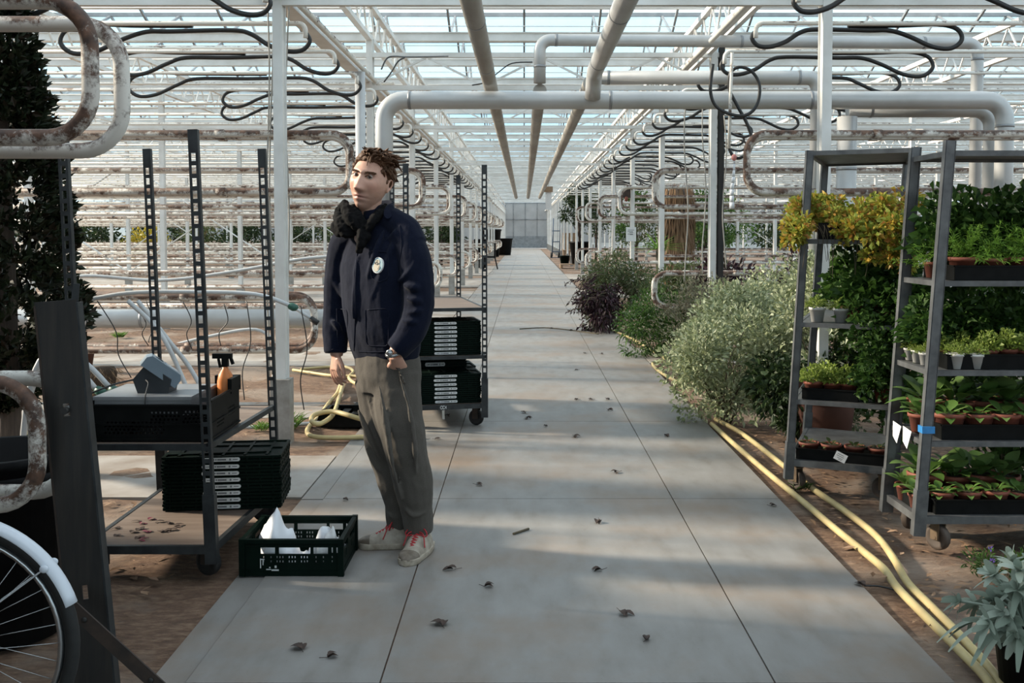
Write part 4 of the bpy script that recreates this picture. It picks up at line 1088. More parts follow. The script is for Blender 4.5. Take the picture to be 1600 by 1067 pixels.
# ---- jacket
jk = MB()
J = [(563, .155, .105, 603, .01), (545, .172, .118, 602, .01), (520, .182, .124, 599, .0), (480, .188, .128, 594, .0), (440, .192, .128, 592, .0), (410, .192, .122, 592, .01), (385, .178, .108, 592, .02), (365, .135, .092, 590, .03), (350, .092, .078, 586, .03), (338, .074, .07, 583, .03)]
jk.loft([ring(mp(cx, y, d), a, b) for y, a, b, cx, d in J])
def limb(m, pts, rr, n=14, k=5):
    P = catmull(pts, k); r = []
    for i in range(len(P)):
        f = i / k; j = min(int(f), len(rr) - 2); r.append(rr[j] + (rr[j + 1] - rr[j]) * (f - j))
    m.tube(P, r, n); return P
limb(jk, [mp(590, 338, .02), mp(612, 346, -.02), mp(634, 362, -.06), mp(645, 385, -.09)], [.055, .060, .066, .07])
limb(jk, [mp(580, 340, .05), mp(560, 352, .07), mp(548, 372, .09)], [.05, .058, .064])
limb(jk, [mp(560, 366, .07), mp(541, 384, .105), mp(531, 430, .12), mp(526, 480, .11), mp(524, 520, .08), mp(524, 551, .065)], [.07, .078, .068, .060, .056, .050])
limb(jk, [mp(625, 366, -.06), mp(643, 392, -.095), mp(651, 430, -.125), mp(653, 478, -.14), mp(641, 520, -.165), mp(619, 548, -.175)], [.070, .074, .073, .069, .062, .050])
def fold(m, pts, r, d=0): m.tube(catmull(pts, 4), [r * (.35 + .65 * math.sin(PI * i / (4 * (len(pts) - 1)))) for i in range(4 * (len(pts) - 1) + 1)], 8)
for q in ([(668, 462, -.10), (655, 470, -.20), (635, 466, -.2)], [(669, 480, -.11), (655, 486, -.205), (634, 490, -.2)], [(664, 500, -.13), (648, 503, -.215), (628, 500, -.2)], [(655, 400, -.17), (640, 425, -.185), (622, 440, -.17)], [(664, 440, -.12), (650, 450, -.2), (630, 445, -.19)],
          [(600, 360, -.11), (585, 400, -.135), (574, 440, -.13)], [(618, 372, -.12), (600, 420, -.15), (580, 470, -.14)], [(521, 440, .06), (531, 452, .055), (540, 470, .06)], [(517, 500, .03), (526, 508, .025), (534, 522, .04)], [(560, 400, -.08), (556, 450, -.09), (552, 500, -.09)]):
    fold(jk, [mp(*p) for p in q], .016)
jacket = remeshed(jk, 'jacket', .006, 3, M['navy'], man, (.11, .012))
def on(obj, p, d, off=.002):
    """the point of obj's surface met from p along d"""
    ok, l, nn, i = obj.ray_cast(Vector(p), Vector(d).normalized())
    return (l + nn * off, nn) if ok else (None, None)
def seam(name, px, mt, r, par, flat=None, off=.001):
    P = []
    for x, y in px:
        o = V(0, 0, H); p, nn = on(jacket if par is man or par is jacket else par, o, ray(x, y), off)
        if p is not None: P.append(p)
    if len(P) > 2: return MB().tube(catmull(P, 2), r, 6, flat=flat).build(name, mt, jacket)
def band(name, px0, px1, mt, par, th=.004, n=12, tgt=None):
    """a strip of cloth lying on the surface between two pixel lines"""
    m = MB(); A = []; tgt = tgt or jacket
    for i in range(n + 1):
        f = i / n; row = []
        for L in (px0, px1):
            s_ = f * (len(L) - 1); j = min(int(s_), len(L) - 2); u = s_ - j
            x = L[j][0] + (L[j + 1][0] - L[j][0]) * u; y = L[j][1] + (L[j + 1][1] - L[j][1]) * u
            p, nn = on(tgt, V(0, 0, H), ray(x, y), th)
            row.append(p)
        if row[0] is not None and row[1] is not None: A.append(row)
    for a, b in zip(A[:-1], A[1:]): m.add([a[0], a[1], b[1], b[0]], [(0, 1, 2, 3)], 0, True)
    if not A: return None
    o = m.build(name, mt, par); s_ = o.modifiers.new('t', 'SOLIDIFY'); s_.thickness = th; s_.offset = -1
    return o
M['navy2'] = cloth('navy_trim', (0.00375, 0.00575, 0.015), (0.0055, 0.008, 0.02), 180, .2)
def seamline(name, px, r=.0022, n=10):
    P = []
    for (xa, ya), (xb, yb) in zip(px[:-1], px[1:]):
        for k in range(n):
            p, nn = on(jacket, V(0, 0, H), ray(xa + (xb - xa) * k / n, ya + (yb - ya) * k / n), .0005)
            if p is not None: P.append(p)
    for _ in range(3): P = [P[0]] + [(P[i - 1] + P[i] * 2 + P[i + 1]) / 4 for i in range(1, len(P) - 1)] + [P[-1]]
    return MB().tube(P, r, 6).build(name, M['navy2'], jacket)
seamline('placket_edge', [(562, 354), (558, 400), (555, 450), (555, 500), (553, 553)], .003)
seamline('chest_pocket', [(578, 392), (580, 434), (592, 441), (606, 436), (607, 394), (578, 392)])
seamline('hip_pocket', [(571, 484), (572, 540), (607, 541), (607, 482), (571, 484)])
seamline('hip_pocket', [(526, 482), (528, 540), (543, 541), (543, 484), (526, 482)])
seamline('hem_seam', [(518, 546), (545, 548), (580, 550), (620, 549)])
seamline('sleeve_seam', [(624, 352), (628, 385), (622, 420), (624, 460)])
# collar
col = MB(); rg = []
for z, a, b, o in ((0, .088, .083, 0), (.03, .080, .078, -.004), (.052, .078, .078, -.008)):
    rg.append([p for p in ring(mp(583, 340, .035) + V(0, 0, z) + FV * o, a, b, 24, 2.1, -.35)])
vs = [p for r_ in rg for p in r_]; fs = []
for i in range(2):
    for k in range(24):
        if k in (5, 6): continue
        l = (k + 1) % 24; fs.append((i * 24 + k, i * 24 + l, (i + 1) * 24 + l, (i + 1) * 24 + k))
col.add(vs, fs, 0, True); co_ = col.build('collar', M['navy2'], jacket); s_ = co_.modifiers.new('t', 'SOLIDIFY'); s_.thickness = .007
cl = MB()
pts = [mp(x, y, d) for x, y, d in ((594, 330, -.06), (612, 312, .02), (622, 330, -.05), (604, 352, -.115))]
cl.add(pts, [(0, 1, 2, 3)], 0, True); o = cl.build('collar_wing', M['navy2'], jacket); s_ = o.modifiers.new('t', 'SOLIDIFY'); s_.thickness = .008
o.modifiers.new('b', 'SUBSURF').levels = 2
# black scarf: soft folds at the throat and over the right shoulder
sc = MB()
for q, r in (([(537, 318, -.02), (545, 335, -.07), (556, 350, -.085), (565, 362, -.08)], .030), ([(528, 335, .0), (533, 350, -.05), (541, 362, -.07), (548, 366, -.07)], .032), ([(552, 324, -.05), (560, 340, -.075), (568, 355, -.09), (574, 372, -.11)], .026), ([(527, 350, .03), (524, 356, .0), (530, 366, -.04)], .024), ([(590, 332, -.06), (580, 348, -.10), (572, 362, -.11)], .022), ([(602, 322, .0), (592, 336, -.06), (580, 352, -.1)], .02), ([(565, 352, -.09), (566, 372, -.11), (561, 392, -.115)], .024), ([(540, 318, .06), (532, 330, .06), (528, 345, .05)], .028)):
    P = catmull([mp(*p) for p in q], 4); sc.tube(P, [r * (.6 + .4 * math.sin(PI * i / (len(P) - 1))) for i in range(len(P))], 10)
    sc.ball(P[0], r * .62); sc.ball(P[-1], r * .62)
scarf = remeshed(sc, 'scarf', .005, 2, M['black_wool'], man, (.018, .014))
# badge
p0, n0 = on(jacket, V(0, 0, H), ray(592, 415), .009)
if p0 is not None:
    u = V(0, 0, 1) - n0 * n0.z; u.normalize(); xr = u.cross(n0)
    def oval(cx, cz, rx, rz, h, m, mi): 
        N = 24; A = [p0 + xr * (cx + rx * math.cos(2 * PI * k / N)) + u * (cz + rz * math.sin(2 * PI * k / N)) + n0 * h for k in range(N)]
        B = [p - n0 * .010 for p in A]; m.add(A + B, [list(range(N))] + [(N + k, N + (k + 1) % N, (k + 1) % N, k) for k in range(N)], mi)
    M['badge_blue'] = mat('badge_blue', (.33, .46, .50), (.27, .40, .44), .6, scale=30)
    M['badge_cream'] = mat('badge_cream', (.58, .52, .41), (.52, .46, .36), .6, scale=30)
    M['badge_line'] = mat('badge_line', (.10, .085, .06), (.07, .06, .045), .6, scale=30)
    m = MB(); oval(0, 0, .0272, .0345, .002, m, 0); oval(.001, 0, .0245, .0315, .0028, m, 1); oval(-.003, -.006, .0150, .0215, .0036, m, 2); oval(-.001, .013, .0110, .0115, .0042, m, 2)
    def line(P): m.tube([p0 + xr * a + u * b + n0 * .0052 for a, b in P], .0009, 5, 3)
    line([(-.004 + .0075 * math.cos(t * .5), .009 + .0062 * math.sin(t * .5)) for t in range(5, 14)])
    line([(-.003 + .0024 * math.cos(t * .7), .011 + .0022 * math.sin(t * .7)) for t in range(0, 10)]); line([(.005, -.018), (.009, -.010), (.009, -.004)]); line([(-.007, .017), (-.003, .019), (.002, .0185)])
    o = m.build('badge', [M['paper'], M['badge_blue'], M['badge_cream'], M['badge_line']], jacket); o['label'] = 'oval pale badge with a cream bird-like figure'
# ---- trousers
tr = MB()
tr.loft([ring(mp(cx, y, d), a, b) for y, a, b, cx, d in [(612, .125, .105, 606, .005), (585, .158, .120, 606, .005), (560, .156, .118, 605, .01), (545, .150, .112, 603, .01)]])
limb(tr, [mp(588, 590, .05), mp(597, 640, .055), mp(601, 690, .045), mp(611, 735, .065), mp(622, 785, .105), mp(623, 826, .125)], [.100, .096, .088, .080, .064, .052])
limb(tr, [mp(620, 585, -.03), mp(622, 640, -.055), mp(631, 690, -.055), mp(643, 740, -.03), mp(651, 790, .01), mp(655, 830, .03)], [.108, .104, .097, .088, .075, .064])
for q, r in (([(592, 600, -.15), (600, 640, -.17), (612, 720, -.165), (627, 780, -.08)], .014), ([(620, 575, -.15), (640, 640, -.165), (648, 700, -.16), (650, 740, -.12)], .012), ([(560, 640, -.03), (580, 690, -.05), (600, 722, -.03)], .014), ([(572, 700, -.01), (590, 730, -.01), (612, 742, .0)], .014), ([(590, 755, .03), (606, 775, .04), (625, 785, .05)], .013), ([(604, 800, .06), (618, 808, .06), (632, 802, .07)], .011), ([(632, 792, -.06), (645, 806, -.065), (665, 800, -.05)], .012), ([(575, 622, -.035), (590, 664, -.055), (602, 700, -.065)], .012)):
    fold(tr, [mp(*p) for p in q], r)
trousers = remeshed(tr, 'trousers', .006, 3, M['taupe'], man, (.12, .018))
o = band('pocket_seam', [(606, 560), (622, 580), (630, 600)], [(609, 559), (625, 578), (633, 599)], M['taupe'], trousers, n=8, tgt=trousers)
# ---- watch
wr = mp(615, 551, -.172); m = MB(); ax = (mp(622, 575, -.15) - wr).normalized()
x = ax.orthogonal().normalized(); y = ax.cross(x)
m.tube([wr + (x * math.cos(2 * PI * k / 16) + y * math.sin(2 * PI * k / 16)) * .034 for k in range(16)], .007, 6, closed=True, flat=(1, .5))
wt = m.build('wristwatch', M['chrome'], man)
MB().ball(wr + V(-.012, -.036, .004), (.015, .007, .015)).build('watch_face', M['chrome'], wt)
# ---- shoes
def shoe(c, ang, L, label, wd=1.0):
    rot = Matrix.Rotation(ang, 3, 'Z'); c = Vector(c)
    def W(x, y, z): return c + rot @ V(x, y, z)      # y runs from heel (0) to toe (L)
    def half(y):
        t = y / L
        return wd * (.031 + .018 * math.sin(PI * min(1, t * 1.05) ** .85) if t < .75 else max(.012, .046 * math.sqrt(max(0, 1 - ((t - .72) / .285) ** 2))))
    sole = MB(); rgs = []
    for z, g in ((0, .94), (.006, 1.0), (.024, 1.03), (.028, 1.0)):
        rg = []
        for k in range(40):
            a = 2 * PI * k / 40; yy = L * (.5 - .5 * math.cos(a)); rg.append(W(math.copysign(half(min(max(yy, .004), L - .002)) * g, math.sin(a)) * min(1, abs(math.sin(a)) * 2.2), yy * (1 if z < .024 else 1), z))
        rgs.append(rg)
    up_ = MB(); rows = []
    prof = [(.0, .075, .7), (.06, .085, .85), (.18, .090, .95), (.32, .098, .98), (.42, .104, 1), (.55, .088, 1), (.68, .068, 1), (.80, .054, .98), (.90, .048, .92), (.97, .038, .8), (1.0, .030, .55)]
    for t, hh, g in prof:
        y = min(max(t * L, .006), L - .006); hw = half(y) * g * .97; rg = []
        for k in range(18):
            a = PI * k / 17
            rg.append(W(hw * math.copysign(abs(math.cos(a)) ** .7, math.cos(a)) * (1 - .30 * (hh > .06) * math.sin(a)), y, .022 + (hh - .022) * math.sin(a) ** .8))
        rows.append(rg)
    vs = [p for r_ in rows for p in r_]; fs = [(i * 18 + k, i * 18 + k + 1, (i + 1) * 18 + k + 1, (i + 1) * 18 + k) for i in range(len(rows) - 1) for k in range(17)]
    up_.add(vs, fs, 0, True); up_.add(rows[0], [list(range(18))]); up_.add(rows[-1], [list(range(18))[::-1]])
    u = up_.build('shoe', M['shoe'], man); u['label'] = label
    s_ = MB(); s_.loft(rgs); s_.build('sole', M['shoe_sole'], u)
    t_ = MB(); rows2 = []
    for tt, hh, g in prof[7:]:
        y = min(max(tt * L, .006), L - .004) + .002; hw = half(min(y, L - .006)) * g * 1.0; rows2.append([W(hw * math.copysign(abs(math.cos(PI * k / 17)) ** .7, math.cos(PI * k / 17)), y, .024 + (hh - .022) * math.sin(PI * k / 17) ** .8) for k in range(18)])
    t_.add([p for r_ in rows2 for p in r_], [(i * 18 + k, i * 18 + k + 1, (i + 1) * 18 + k + 1, (i + 1) * 18 + k) for i in range(len(rows2) - 1) for k in range(17)], 0, True); t_.build('toe_cap', M['shoe_toe'], u)
    l = MB()
    for i in range(6):
        t = .44 + .048 * i; z = .103 - .0075 * i - .004; w = .024 - .001 * i
        l.tube(catmull([W(-w, t * L, z - .010), W(-w * .4, t * L + .004, z + .004), W(w * .4, t * L - .002, z + .004), W(w, t * L, z - .010)], 3), .0032, 6)
        l.tube(catmull([W(-w, t * L, z - .010), W(0, (t + .024) * L, z + .004), W(w, (t + .05) * L, z - .012)], 3), .0028, 6)
    for s in (-1, 1):
        l.tube(catmull([W(0, .45 * L, .108), W(s * .030, .46 * L, .120), W(s * .050, .50 * L, .098), W(s * .034, .50 * L, .088), W(0, .46 * L, .106)], 4), .0030, 6)
        l.tube(catmull([W(0, .46 * L, .108), W(s * .034, .52 * L, .100), W(s * .046, .58 * L, .062), W(s * .050, .60 * L, .05)], 4), .0026, 6)
    l.build('shoelace', M['lace'], u)
    return u
g1 = gr(664, 858); shoe((g1.x + .005, 4.46, 0), math.radians(167), .30, 'nearer sneaker, scuffed off-white, pointing at the camera', 1.14)
g2 = gr(641, 857); shoe((g2.x + .045, g2.y + .04, 0), math.radians(97), .285, 'sneaker set back with a dirty toe, pointing at the green crate')
MB().tube([mp(624, 815, .125), mp(624, 838, .125), mp(622, 850, .12)], [.042, .044, .046], 14).build('sock', M['black_wool'], man)
MB().tube([mp(654, 812, .03), mp(656, 835, .04), mp(657, 850, .045)], [.045, .042, .042], 14).build('sock', M['taupe'], man)
# ================================================================ plants
RP = random.Random(23)
def rdir(r=RP):
    while True:
        v = V(r.uniform(-1, 1), r.uniform(-1, 1), r.uniform(-1, 1))
        if .05 < v.length < 1: return v.normalized()
def clumps(c, rad, n, cr, low=-.2):
    out = []
    for i in range(n):
        d = rdir()
        if d.z < low: d.z = abs(d.z)
        out.append((Vector(c) + V(d.x * rad[0] * .72, d.y * rad[1] * .72, d.z * rad[2] * .72), cr * RP.uniform(.7, 1.25)))
    return out
def leafy(mb, cl, n, L, w, spread=.8, droop=.1, segs=1, upb=.3, tot=None, zmin=.005, fold=.25):
    for i in range(n):
        c, r = RP.choice(cl); d = rdir()
        p = c + d * r * (RP.random() ** .4)
        if p.z < zmin: p.z = zmin + RP.uniform(0, .05)
        dd = (d + rdir() * spread + V(0, 0, upb)).normalized()
        k = RP.uniform(.7, 1.3)
        mb.leaf(p, dd, rdir() + V(0, 0, .6), L * k, w * k, segs, droop, fold)
def stems(mb, base, cl, r=.006, n=None):
    for c, q in cl[:n or len(cl)]:
        b = Vector(base) + V(RP.uniform(-.04, .04), RP.uniform(-.04, .04), 0); m = b.lerp(c, .5) + V(RP.uniform(-.05, .05), RP.uniform(-.05, .05), .06)
        P = catmull([b, m, c], 4); mb.tube(P, [r * (1 - .6 * i / (len(P) - 1)) for i in range(len(P))], 5)
def shrub(name, label, base, h, rad, lm, n, L, w, ncl=14, cr=.3, group=None, stemm='twig', cz=.55, sprigs=0, **kw):
    base = Vector(base)
    t = thing(name, label, 'shrub', base, group=group)
    c = base + V(0, 0, h * cz); rr = (rad, rad * .85, h * (1 - cz) * .98)
    cl = clumps(c, rr, ncl, rad * cr * 1.3)
    for i in range(ncl // 3): cl.append((base + V(RP.uniform(-.6, .6) * rad, RP.uniform(-.6, .6) * rad, h * RP.uniform(.12, .35)), rad * cr * 1.2))
    s = MB(); stems(s, base, cl); f = MB(); leafy(f, cl, n, L, w, **kw)
    for i in range(sprigs):                               # long loose shoots that break the outline
        c0, r0 = RP.choice(cl); d = (c0 - base).normalized() * .4 + rdir() * .6 + V(0, 0, .45); d.normalize()
        ln = RP.uniform(.10, .24); P = [c0 + d * r0 * .5 + d * ln * u - V(0, 0, .05 * u * u) for u in (0, .33, .66, 1)]
        s.tube(P, [.0026, .002, .0015, .001], 4)
        for u in range(9):
            q = P[0].lerp(P[-1], .2 + .1 * u) ; f.leaf(q, d * .5 + rdir(), rdir(), L * .8, w * .8, 1, .1)
    s.build('stems', M[stemm], t); f.build('foliage', lm, t)
    return t
def G(x, y): return gr(x, y)
# ---- the border along the right edge of the path, near to far
shrub('silver_shrub', 'low silvery shrub spilling over the path edge beside the yellow hoses', (1.50, 7.35, 0), .86, .46, LM['silver'], 6500, .042, .023, 16, .33, 'silvery shrubs by the path', sprigs=26)
shrub('silver_shrub', 'tall silvery shrub rising right behind the left post of the angled trolley', (2.22, 7.0, 0), 1.36, .46, LM['silver'], 7500, .042, .023, 20, .30, 'silvery shrubs by the path', sprigs=30)
shrub('silver_shrub', 'broad silvery shrub between the low spilling one and the twiggy grey bush', (1.78, 8.3, 0), 1.02, .46, LM['silver'], 6500, .042, .023, 18, .30, 'silvery shrubs by the path', sprigs=26)
shrub('silver_shrub', 'silvery shrub at the back of the border with the white column rising behind', (2.3, 8.9, 0), 1.18, .48, LM['silver'], 5200, .045, .024, 16, .32, 'silvery shrubs by the path', sprigs=20)
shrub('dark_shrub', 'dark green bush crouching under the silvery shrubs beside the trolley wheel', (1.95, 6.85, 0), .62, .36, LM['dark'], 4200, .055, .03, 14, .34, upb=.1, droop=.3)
shrub('dark_shrub', 'dark green leafy bush behind the brown tub', (2.55, 6.9, 0), .95, .42, LM['parsley'], 4200, .05, .034, 14, .34)
shrub('twiggy_shrub', 'dry grey twiggy bush with thin upright shoots in the border', (1.72, 9.7, 0), 1.02, .42, LM['grey_twig'], 4200, .040, .014, 16, .34, sprigs=60, upb=.9)
shrub('feathery_shrub', 'bright green feathery bush at the path edge before the purple one', (1.52, 11.3, 0), .72, .42, LM['parsley'], 4200, .085, .017, 16, .34, stemm='green_stem', upb=.6, droop=.35)
shrub('feathery_shrub', 'tall green feathery bush behind the bright one, beneath the lower pipe loop', (2.0, 12.4, 0), 1.0, .48, LM['olive'], 4200, .09, .018, 16, .34, stemm='green_stem', upb=.5, droop=.35)
shrub('olive_shrub', 'olive green bush with reddish tips leaning over the path', (1.35, 14.6, 0), 1.12, .50, LM['olive'], 4600, .08, .020, 18, .34, sprigs=40, droop=.4)
t = shrub('purple_shrub', 'dark purple leafed plant drooping onto the path', (1.12, 14.2, 0), .66, .36, LM['purple'], 1700, .075, .032, 14, .36, droop=.5, upb=-.2)
shrub('purple_shrub', 'purple leafed bush behind the twiggy grey one', (2.35, 11.6, 0), 1.08, .42, LM['purple'], 1500, .08, .035, 14, .34)
shrub('purple_shrub', 'spreading purple leafed plant right of the white column with black pipes', (3.0, 10.2, 0), 1.24, .46, LM['purple'], 1500, .08, .035, 14, .34)
for i in range(16):
    f = MB(); s_ = MB()                                       # purple sprays hanging over the path
    b = V(1.05 + RP.uniform(-.1, .15), 14.0 + RP.uniform(-.3, .3), RP.uniform(.35, .95)); d = V(-1, RP.uniform(-.3, .3), RP.uniform(-.1, .3)).normalized(); ln = RP.uniform(.25, .45)
    P = [b + d * ln * u - V(0, 0, .25 * u * u * RP.uniform(.5, 1.3)) for u in (0, .25, .5, .75, 1)]; s_.tube(P, .004, 4)
    for q in range(26): f.leaf(P[0].lerp(P[-1], .3 + .7 * RP.random()) + rdir() * .02, d + rdir(), rdir(), .05, .022, 1, .3)
    o = f.build('leaf_spray', LM['purple'], t); s_.build('shoot', M['twig'], o)
shrub('dark_shrub', 'dark leafy bush filling the space right behind the near trolley', (2.62, 5.35, 0), 1.32, .40, LM['parsley'], 5200, .05, .034, 18, .34)
# ---- shaggy dead palm trunk, spiky plant
t = thing('dead_palm', 'shaggy trunk of dry straw-coloured palm thatch behind the paper notice', 'palm', (3.0, 19.6, 0))
MB().lathe([(.16, 0), (.2, .8), (.26, 1.5), (.24, 2.1), (.1, 2.35), (0, 2.36)], (3.0, 19.6, 0), 12).build('trunk', M['bark'], t)
f = MB()
for i in range(1500):
    a = RP.uniform(0, 2 * PI); z = RP.uniform(.5, 2.4); r = .22 + .06 * (z > 1)
    f.leaf((3.0 + r * math.cos(a), 19.6 + r * math.sin(a), z), (math.cos(a) * .25, math.sin(a) * .25, -1), (math.cos(a), math.sin(a), 0), RP.uniform(.25, .5), .03, 1)
f.build('thatch', LM['thatch'], t)
t = thing('spiky_plant', 'yellow-green spiky leafed plant left of the dead palm trunk', 'plant', (2.45, 18.2, 0))
f = MB()
for i in range(60):
    d = rdir(); d.z = abs(d.z) * .8 + .1; f.leaf((2.45, 18.2, 1.1), d, (0, 0, 1), RP.uniform(.4, .75), .03, 4, .3)
f.build('leaf_blades', LM['feather'], t); MB().tube([(2.45, 18.2, 0), (2.45, 18.2, 1.12)], .04, 8).build('stem', M['twig'], t)
# ---- trees and bushes standing further back
def tree(label, base, h, rad, lm, n, L, w, group='trees on the right behind the pipe loops', cz=.6):
    base = Vector(base); t = thing('leafy_tree', label, 'tree', base, group=group)
    cl = clumps(base + V(0, 0, h * cz), (rad, rad, h * (1 - cz)), 16, rad * .42, -.6)
    s = MB().tube([base, base + V(.03, 0, h * .5), base + V(0, .02, h * .85)], [.06, .045, .015], 8); stems(s, base + V(0, 0, h * .3), cl, .015, 8); s.build('trunk', M['bark'], t)
    f = MB(); leafy(f, cl, n, L, w); f.build('foliage', lm, t); return t
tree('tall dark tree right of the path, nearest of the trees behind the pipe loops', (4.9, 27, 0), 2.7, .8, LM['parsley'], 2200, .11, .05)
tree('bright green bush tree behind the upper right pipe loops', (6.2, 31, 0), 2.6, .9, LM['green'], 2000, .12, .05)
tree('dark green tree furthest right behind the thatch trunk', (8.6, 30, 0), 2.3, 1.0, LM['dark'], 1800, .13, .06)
tree('slim green tree just right of the potted tree', (3.9, 36, 0), 3.2, .7, LM['parsley'], 1600, .12, .05)
tree('green tree far along the right of path', (3.6, 50, 0), 3.6, .9, LM['dark'], 1400, .16, .07)
tree('bushy olive tree behind the paper notice', (4.6, 41, 0), 2.6, 1.0, LM['olive'], 1400, .15, .06)
for i in range(9):
    x = 7 + 3.2 * i; tree(f'bush at the back of the right beds, {nth(i)} from the path', (x, 40 + RP.uniform(-1, 1), 0), RP.uniform(1.9, 2.4), 1.15, LM['dark'] if i % 2 else LM['olive'], 900, .2, .09, 'bushes at the back of the right beds', .5)
for i in range(12):
    x = -3.6 - 2.15 * i; hh = RP.uniform(1.75, 2.15)
    lm = (LM['dark'], LM['dark'], LM['olive'])[i % 3]
    if i in (6, ): lm = LM['yellow']; hh = 1.6
    tree((f'yellow flowering bush' if i == 6 else 'dark green bush') + f' at the back of the left beds, {nth(i)} from the path', (x, 44 + RP.uniform(-.8, .8), 0), hh, .98, lm, 1100, .17, .08, 'bushes at the back of the left beds', .5)
for i in range(10):
    x = -4.5 - 2.6 * i
    tree(f'bush in the rearmost row of the left beds, {nth(i)} from the path', (x, 52 + RP.uniform(-.8, .8), 0), RP.uniform(2.0, 2.4), 1.1, LM['dark'], 800, .22, .1, 'bushes in the rearmost row of the left beds', .5)
# ---- small pots; one of each kind is built, then copied
def pot_mb(r, h): return MB().lathe([(0, 0), (r * .72, 0), (r * .94, h * .82), (r * 1.04, h * .82), (r * 1.06, h), (r * .94, h), (r * .92, h * .9), (0, h * .88)], (0, 0, 0), 18)
def potted(name, r, h, pm, build, lm):
    t = thing(name, 'x', 'plant', (0, 0, 0), local=True)
    pot_mb(r, h).build('pot', pm, t); MB().lathe([(r * .92, h * .9), (r * .5, h * .94), (0, h * .95)], (0, 0, 0), 14).build('potting_soil', M['soil_pot'], t)
    f = MB(); build(f, r, h); f.build('foliage', lm, t); return t
def b_rosette(n, L, w, lift):
    def go(f, r, h):
        for i in range(n):
            a = i * 2.4 + RP.uniform(-.3, .3); e = lift + .9 * (i / n) + RP.uniform(-.15, .15)
            d = V(math.cos(a) * math.cos(e), math.sin(a) * math.cos(e), math.sin(e)); k = RP.uniform(.75, 1.15)
            f.leaf(V(math.cos(a) * .008, math.sin(a) * .008, h * .9), d, (0, 0, 1), L * k, w * k, 6, .35, .22, 0, lambda t: .16 if t < .2 else (max(0, math.sin(PI * ((t - .2) / .8) ** .8)) * .98 + .05) * (1 if t < 1 else .1))
    return go
def b_cloud(n, hh, rr, L, w, thin=False, fall=0.0):
    def go(f, r, h):
        for i in range(n):
            d = rdir(); d.z = abs(d.z) if RP.random() > fall else d.z
            p = V(d.x * rr * RP.random() ** .5, d.y * rr * RP.random() ** .5, h + d.z * hh * RP.random() ** .6)
            dd = (V(d.x, d.y, abs(d.z) * .8 + .3 - fall) + rdir() * .7).normalized()
            f.leaf(p, dd, rdir() + V(0, 0, .5), L * RP.uniform(.7, 1.3), w * RP.uniform(.7, 1.3), 1, .15 + fall * .3)
    return go
def b_feather(n, hh, rr):
    def go(f, r, h):
        for i in range(n):
            a = RP.uniform(0, 2 * PI); e = RP.uniform(.25, 1.45); d = V(math.cos(a) * math.cos(e), math.sin(a) * math.cos(e), math.sin(e)); ln = hh * RP.uniform(.6, 1.1)
            P = [V(0, 0, h * .9) + d * ln * u + V(0, 0, -.05 * u * u) for u in (0, .3, .6, 1)]
            f.tube(P, [.0014, .0012, .001, .0006], 3)
            for k in range(34):
                q = P[0].lerp(P[3], .25 + .75 * RP.random()); f.leaf(q, d * .7 + rdir() * .8, rdir(), RP.uniform(.018, .034), .0034, 1, .1)
    return go
pots = {
 'rosette': potted('potted_primrose', .054, .078, M['terracotta'], b_rosette(13, .085, .040, .05), LM['broad']),
 'sorrel': potted('potted_sorrel', .052, .078, M['terracotta'], b_rosette(15, .135, .052, .35), LM['broad']),
 'herb': potted('potted_herb', .045, .075, M['terracotta'], b_cloud(260, .085, .065, .026, .014), LM['lime']),
 'fennel': potted('potted_fennel', .052, .08, M['terracotta'], b_feather(26, .20, .1), LM['feather']),
 'parsley': potted('potted_parsley', .052, .08, M['terracotta'], b_cloud(620, .24, .13, .042, .030, fall=.15), LM['parsley']),
 'thyme': potted('potted_thyme', .036, .066, M['white_pot'], b_cloud(240, .05, .052, .018, .006), LM['lime']),
 'seedling': potted('potted_seedling', .050, .07, M['terracotta'], b_rosette(9, .055, .022, .25), LM['olive']),
}
used = set()
def put(kind, x, y, z, label, group, sc=1.0, rz=None):
    src = pots[kind]; rz = RP.uniform(0, 6.28) if rz is None else rz
    if kind not in used:
        used.add(kind); src.location = (x, y, z); src.rotation_euler = (0, 0, rz); src.scale = (sc,) * 3; src['label'] = label; src['group'] = group; return src
    return dup(src, (x, y, z), rz, label, group, sc)
def tray(x0, x1, y0, y1, z, label, par_h=.064):
    m = MB(); h = par_h
    m.box2((x0, y0, z), (x1, y1, z + .004))
    for (a, b) in (((x0, y0), (x1, y0)), ((x1, y0), (x1, y1)), ((x1, y1), (x0, y1)), ((x0, y1), (x0, y0))):
        m.bar((*a, z + h / 2), (*b, z + h / 2), .004, h); m.bar((*a, z + h), (*b, z + h), .014, .006)
    o = m.build('plant_tray', M['dark_plastic']); tag(o, label, 'tray', 'black plant trays'); return o
# near trolley: four levels, X from 1.77
lv = {'bottom deck': .158, 'lowest shelf': .496, 'middle shelf': .811, 'top shelf': 1.206}
def dx(z): return .115 * z / 1.82
row = {}
for nm, z in lv.items():
    o = dx(z)
    tray(1.83 + o, 2.30 + o, 4.40, 4.56, z + .001, f'black tray along the front of the {nm} of near trolley'); tray(1.83 + o, 2.30 + o, 4.58, 4.74, z + .001, f'black tray along the back of the {nm} of near trolley')
def rowpots(kind, xs, y, z, what, group, sc=1.0):
    for i, x in enumerate(xs): put(kind, x + dx(z), y, z + .006, f'{what}, {nth(i)} from the left', group, sc * RP.uniform(.94, 1.06))
z = lv['bottom deck']
rowpots('rosette', [1.885, 2.005, 2.125, 2.245], 4.475, z, 'leafy plant in terracotta pot, front row of near trolley bottom deck', 'front pots on the bottom deck of the near trolley', 1.12)
rowpots('sorrel', [1.89, 2.02, 2.14, 2.25], 4.66, z, 'long leafed plant, back row of near trolley bottom deck', 'back pots on the bottom deck of the near trolley', 1.55)
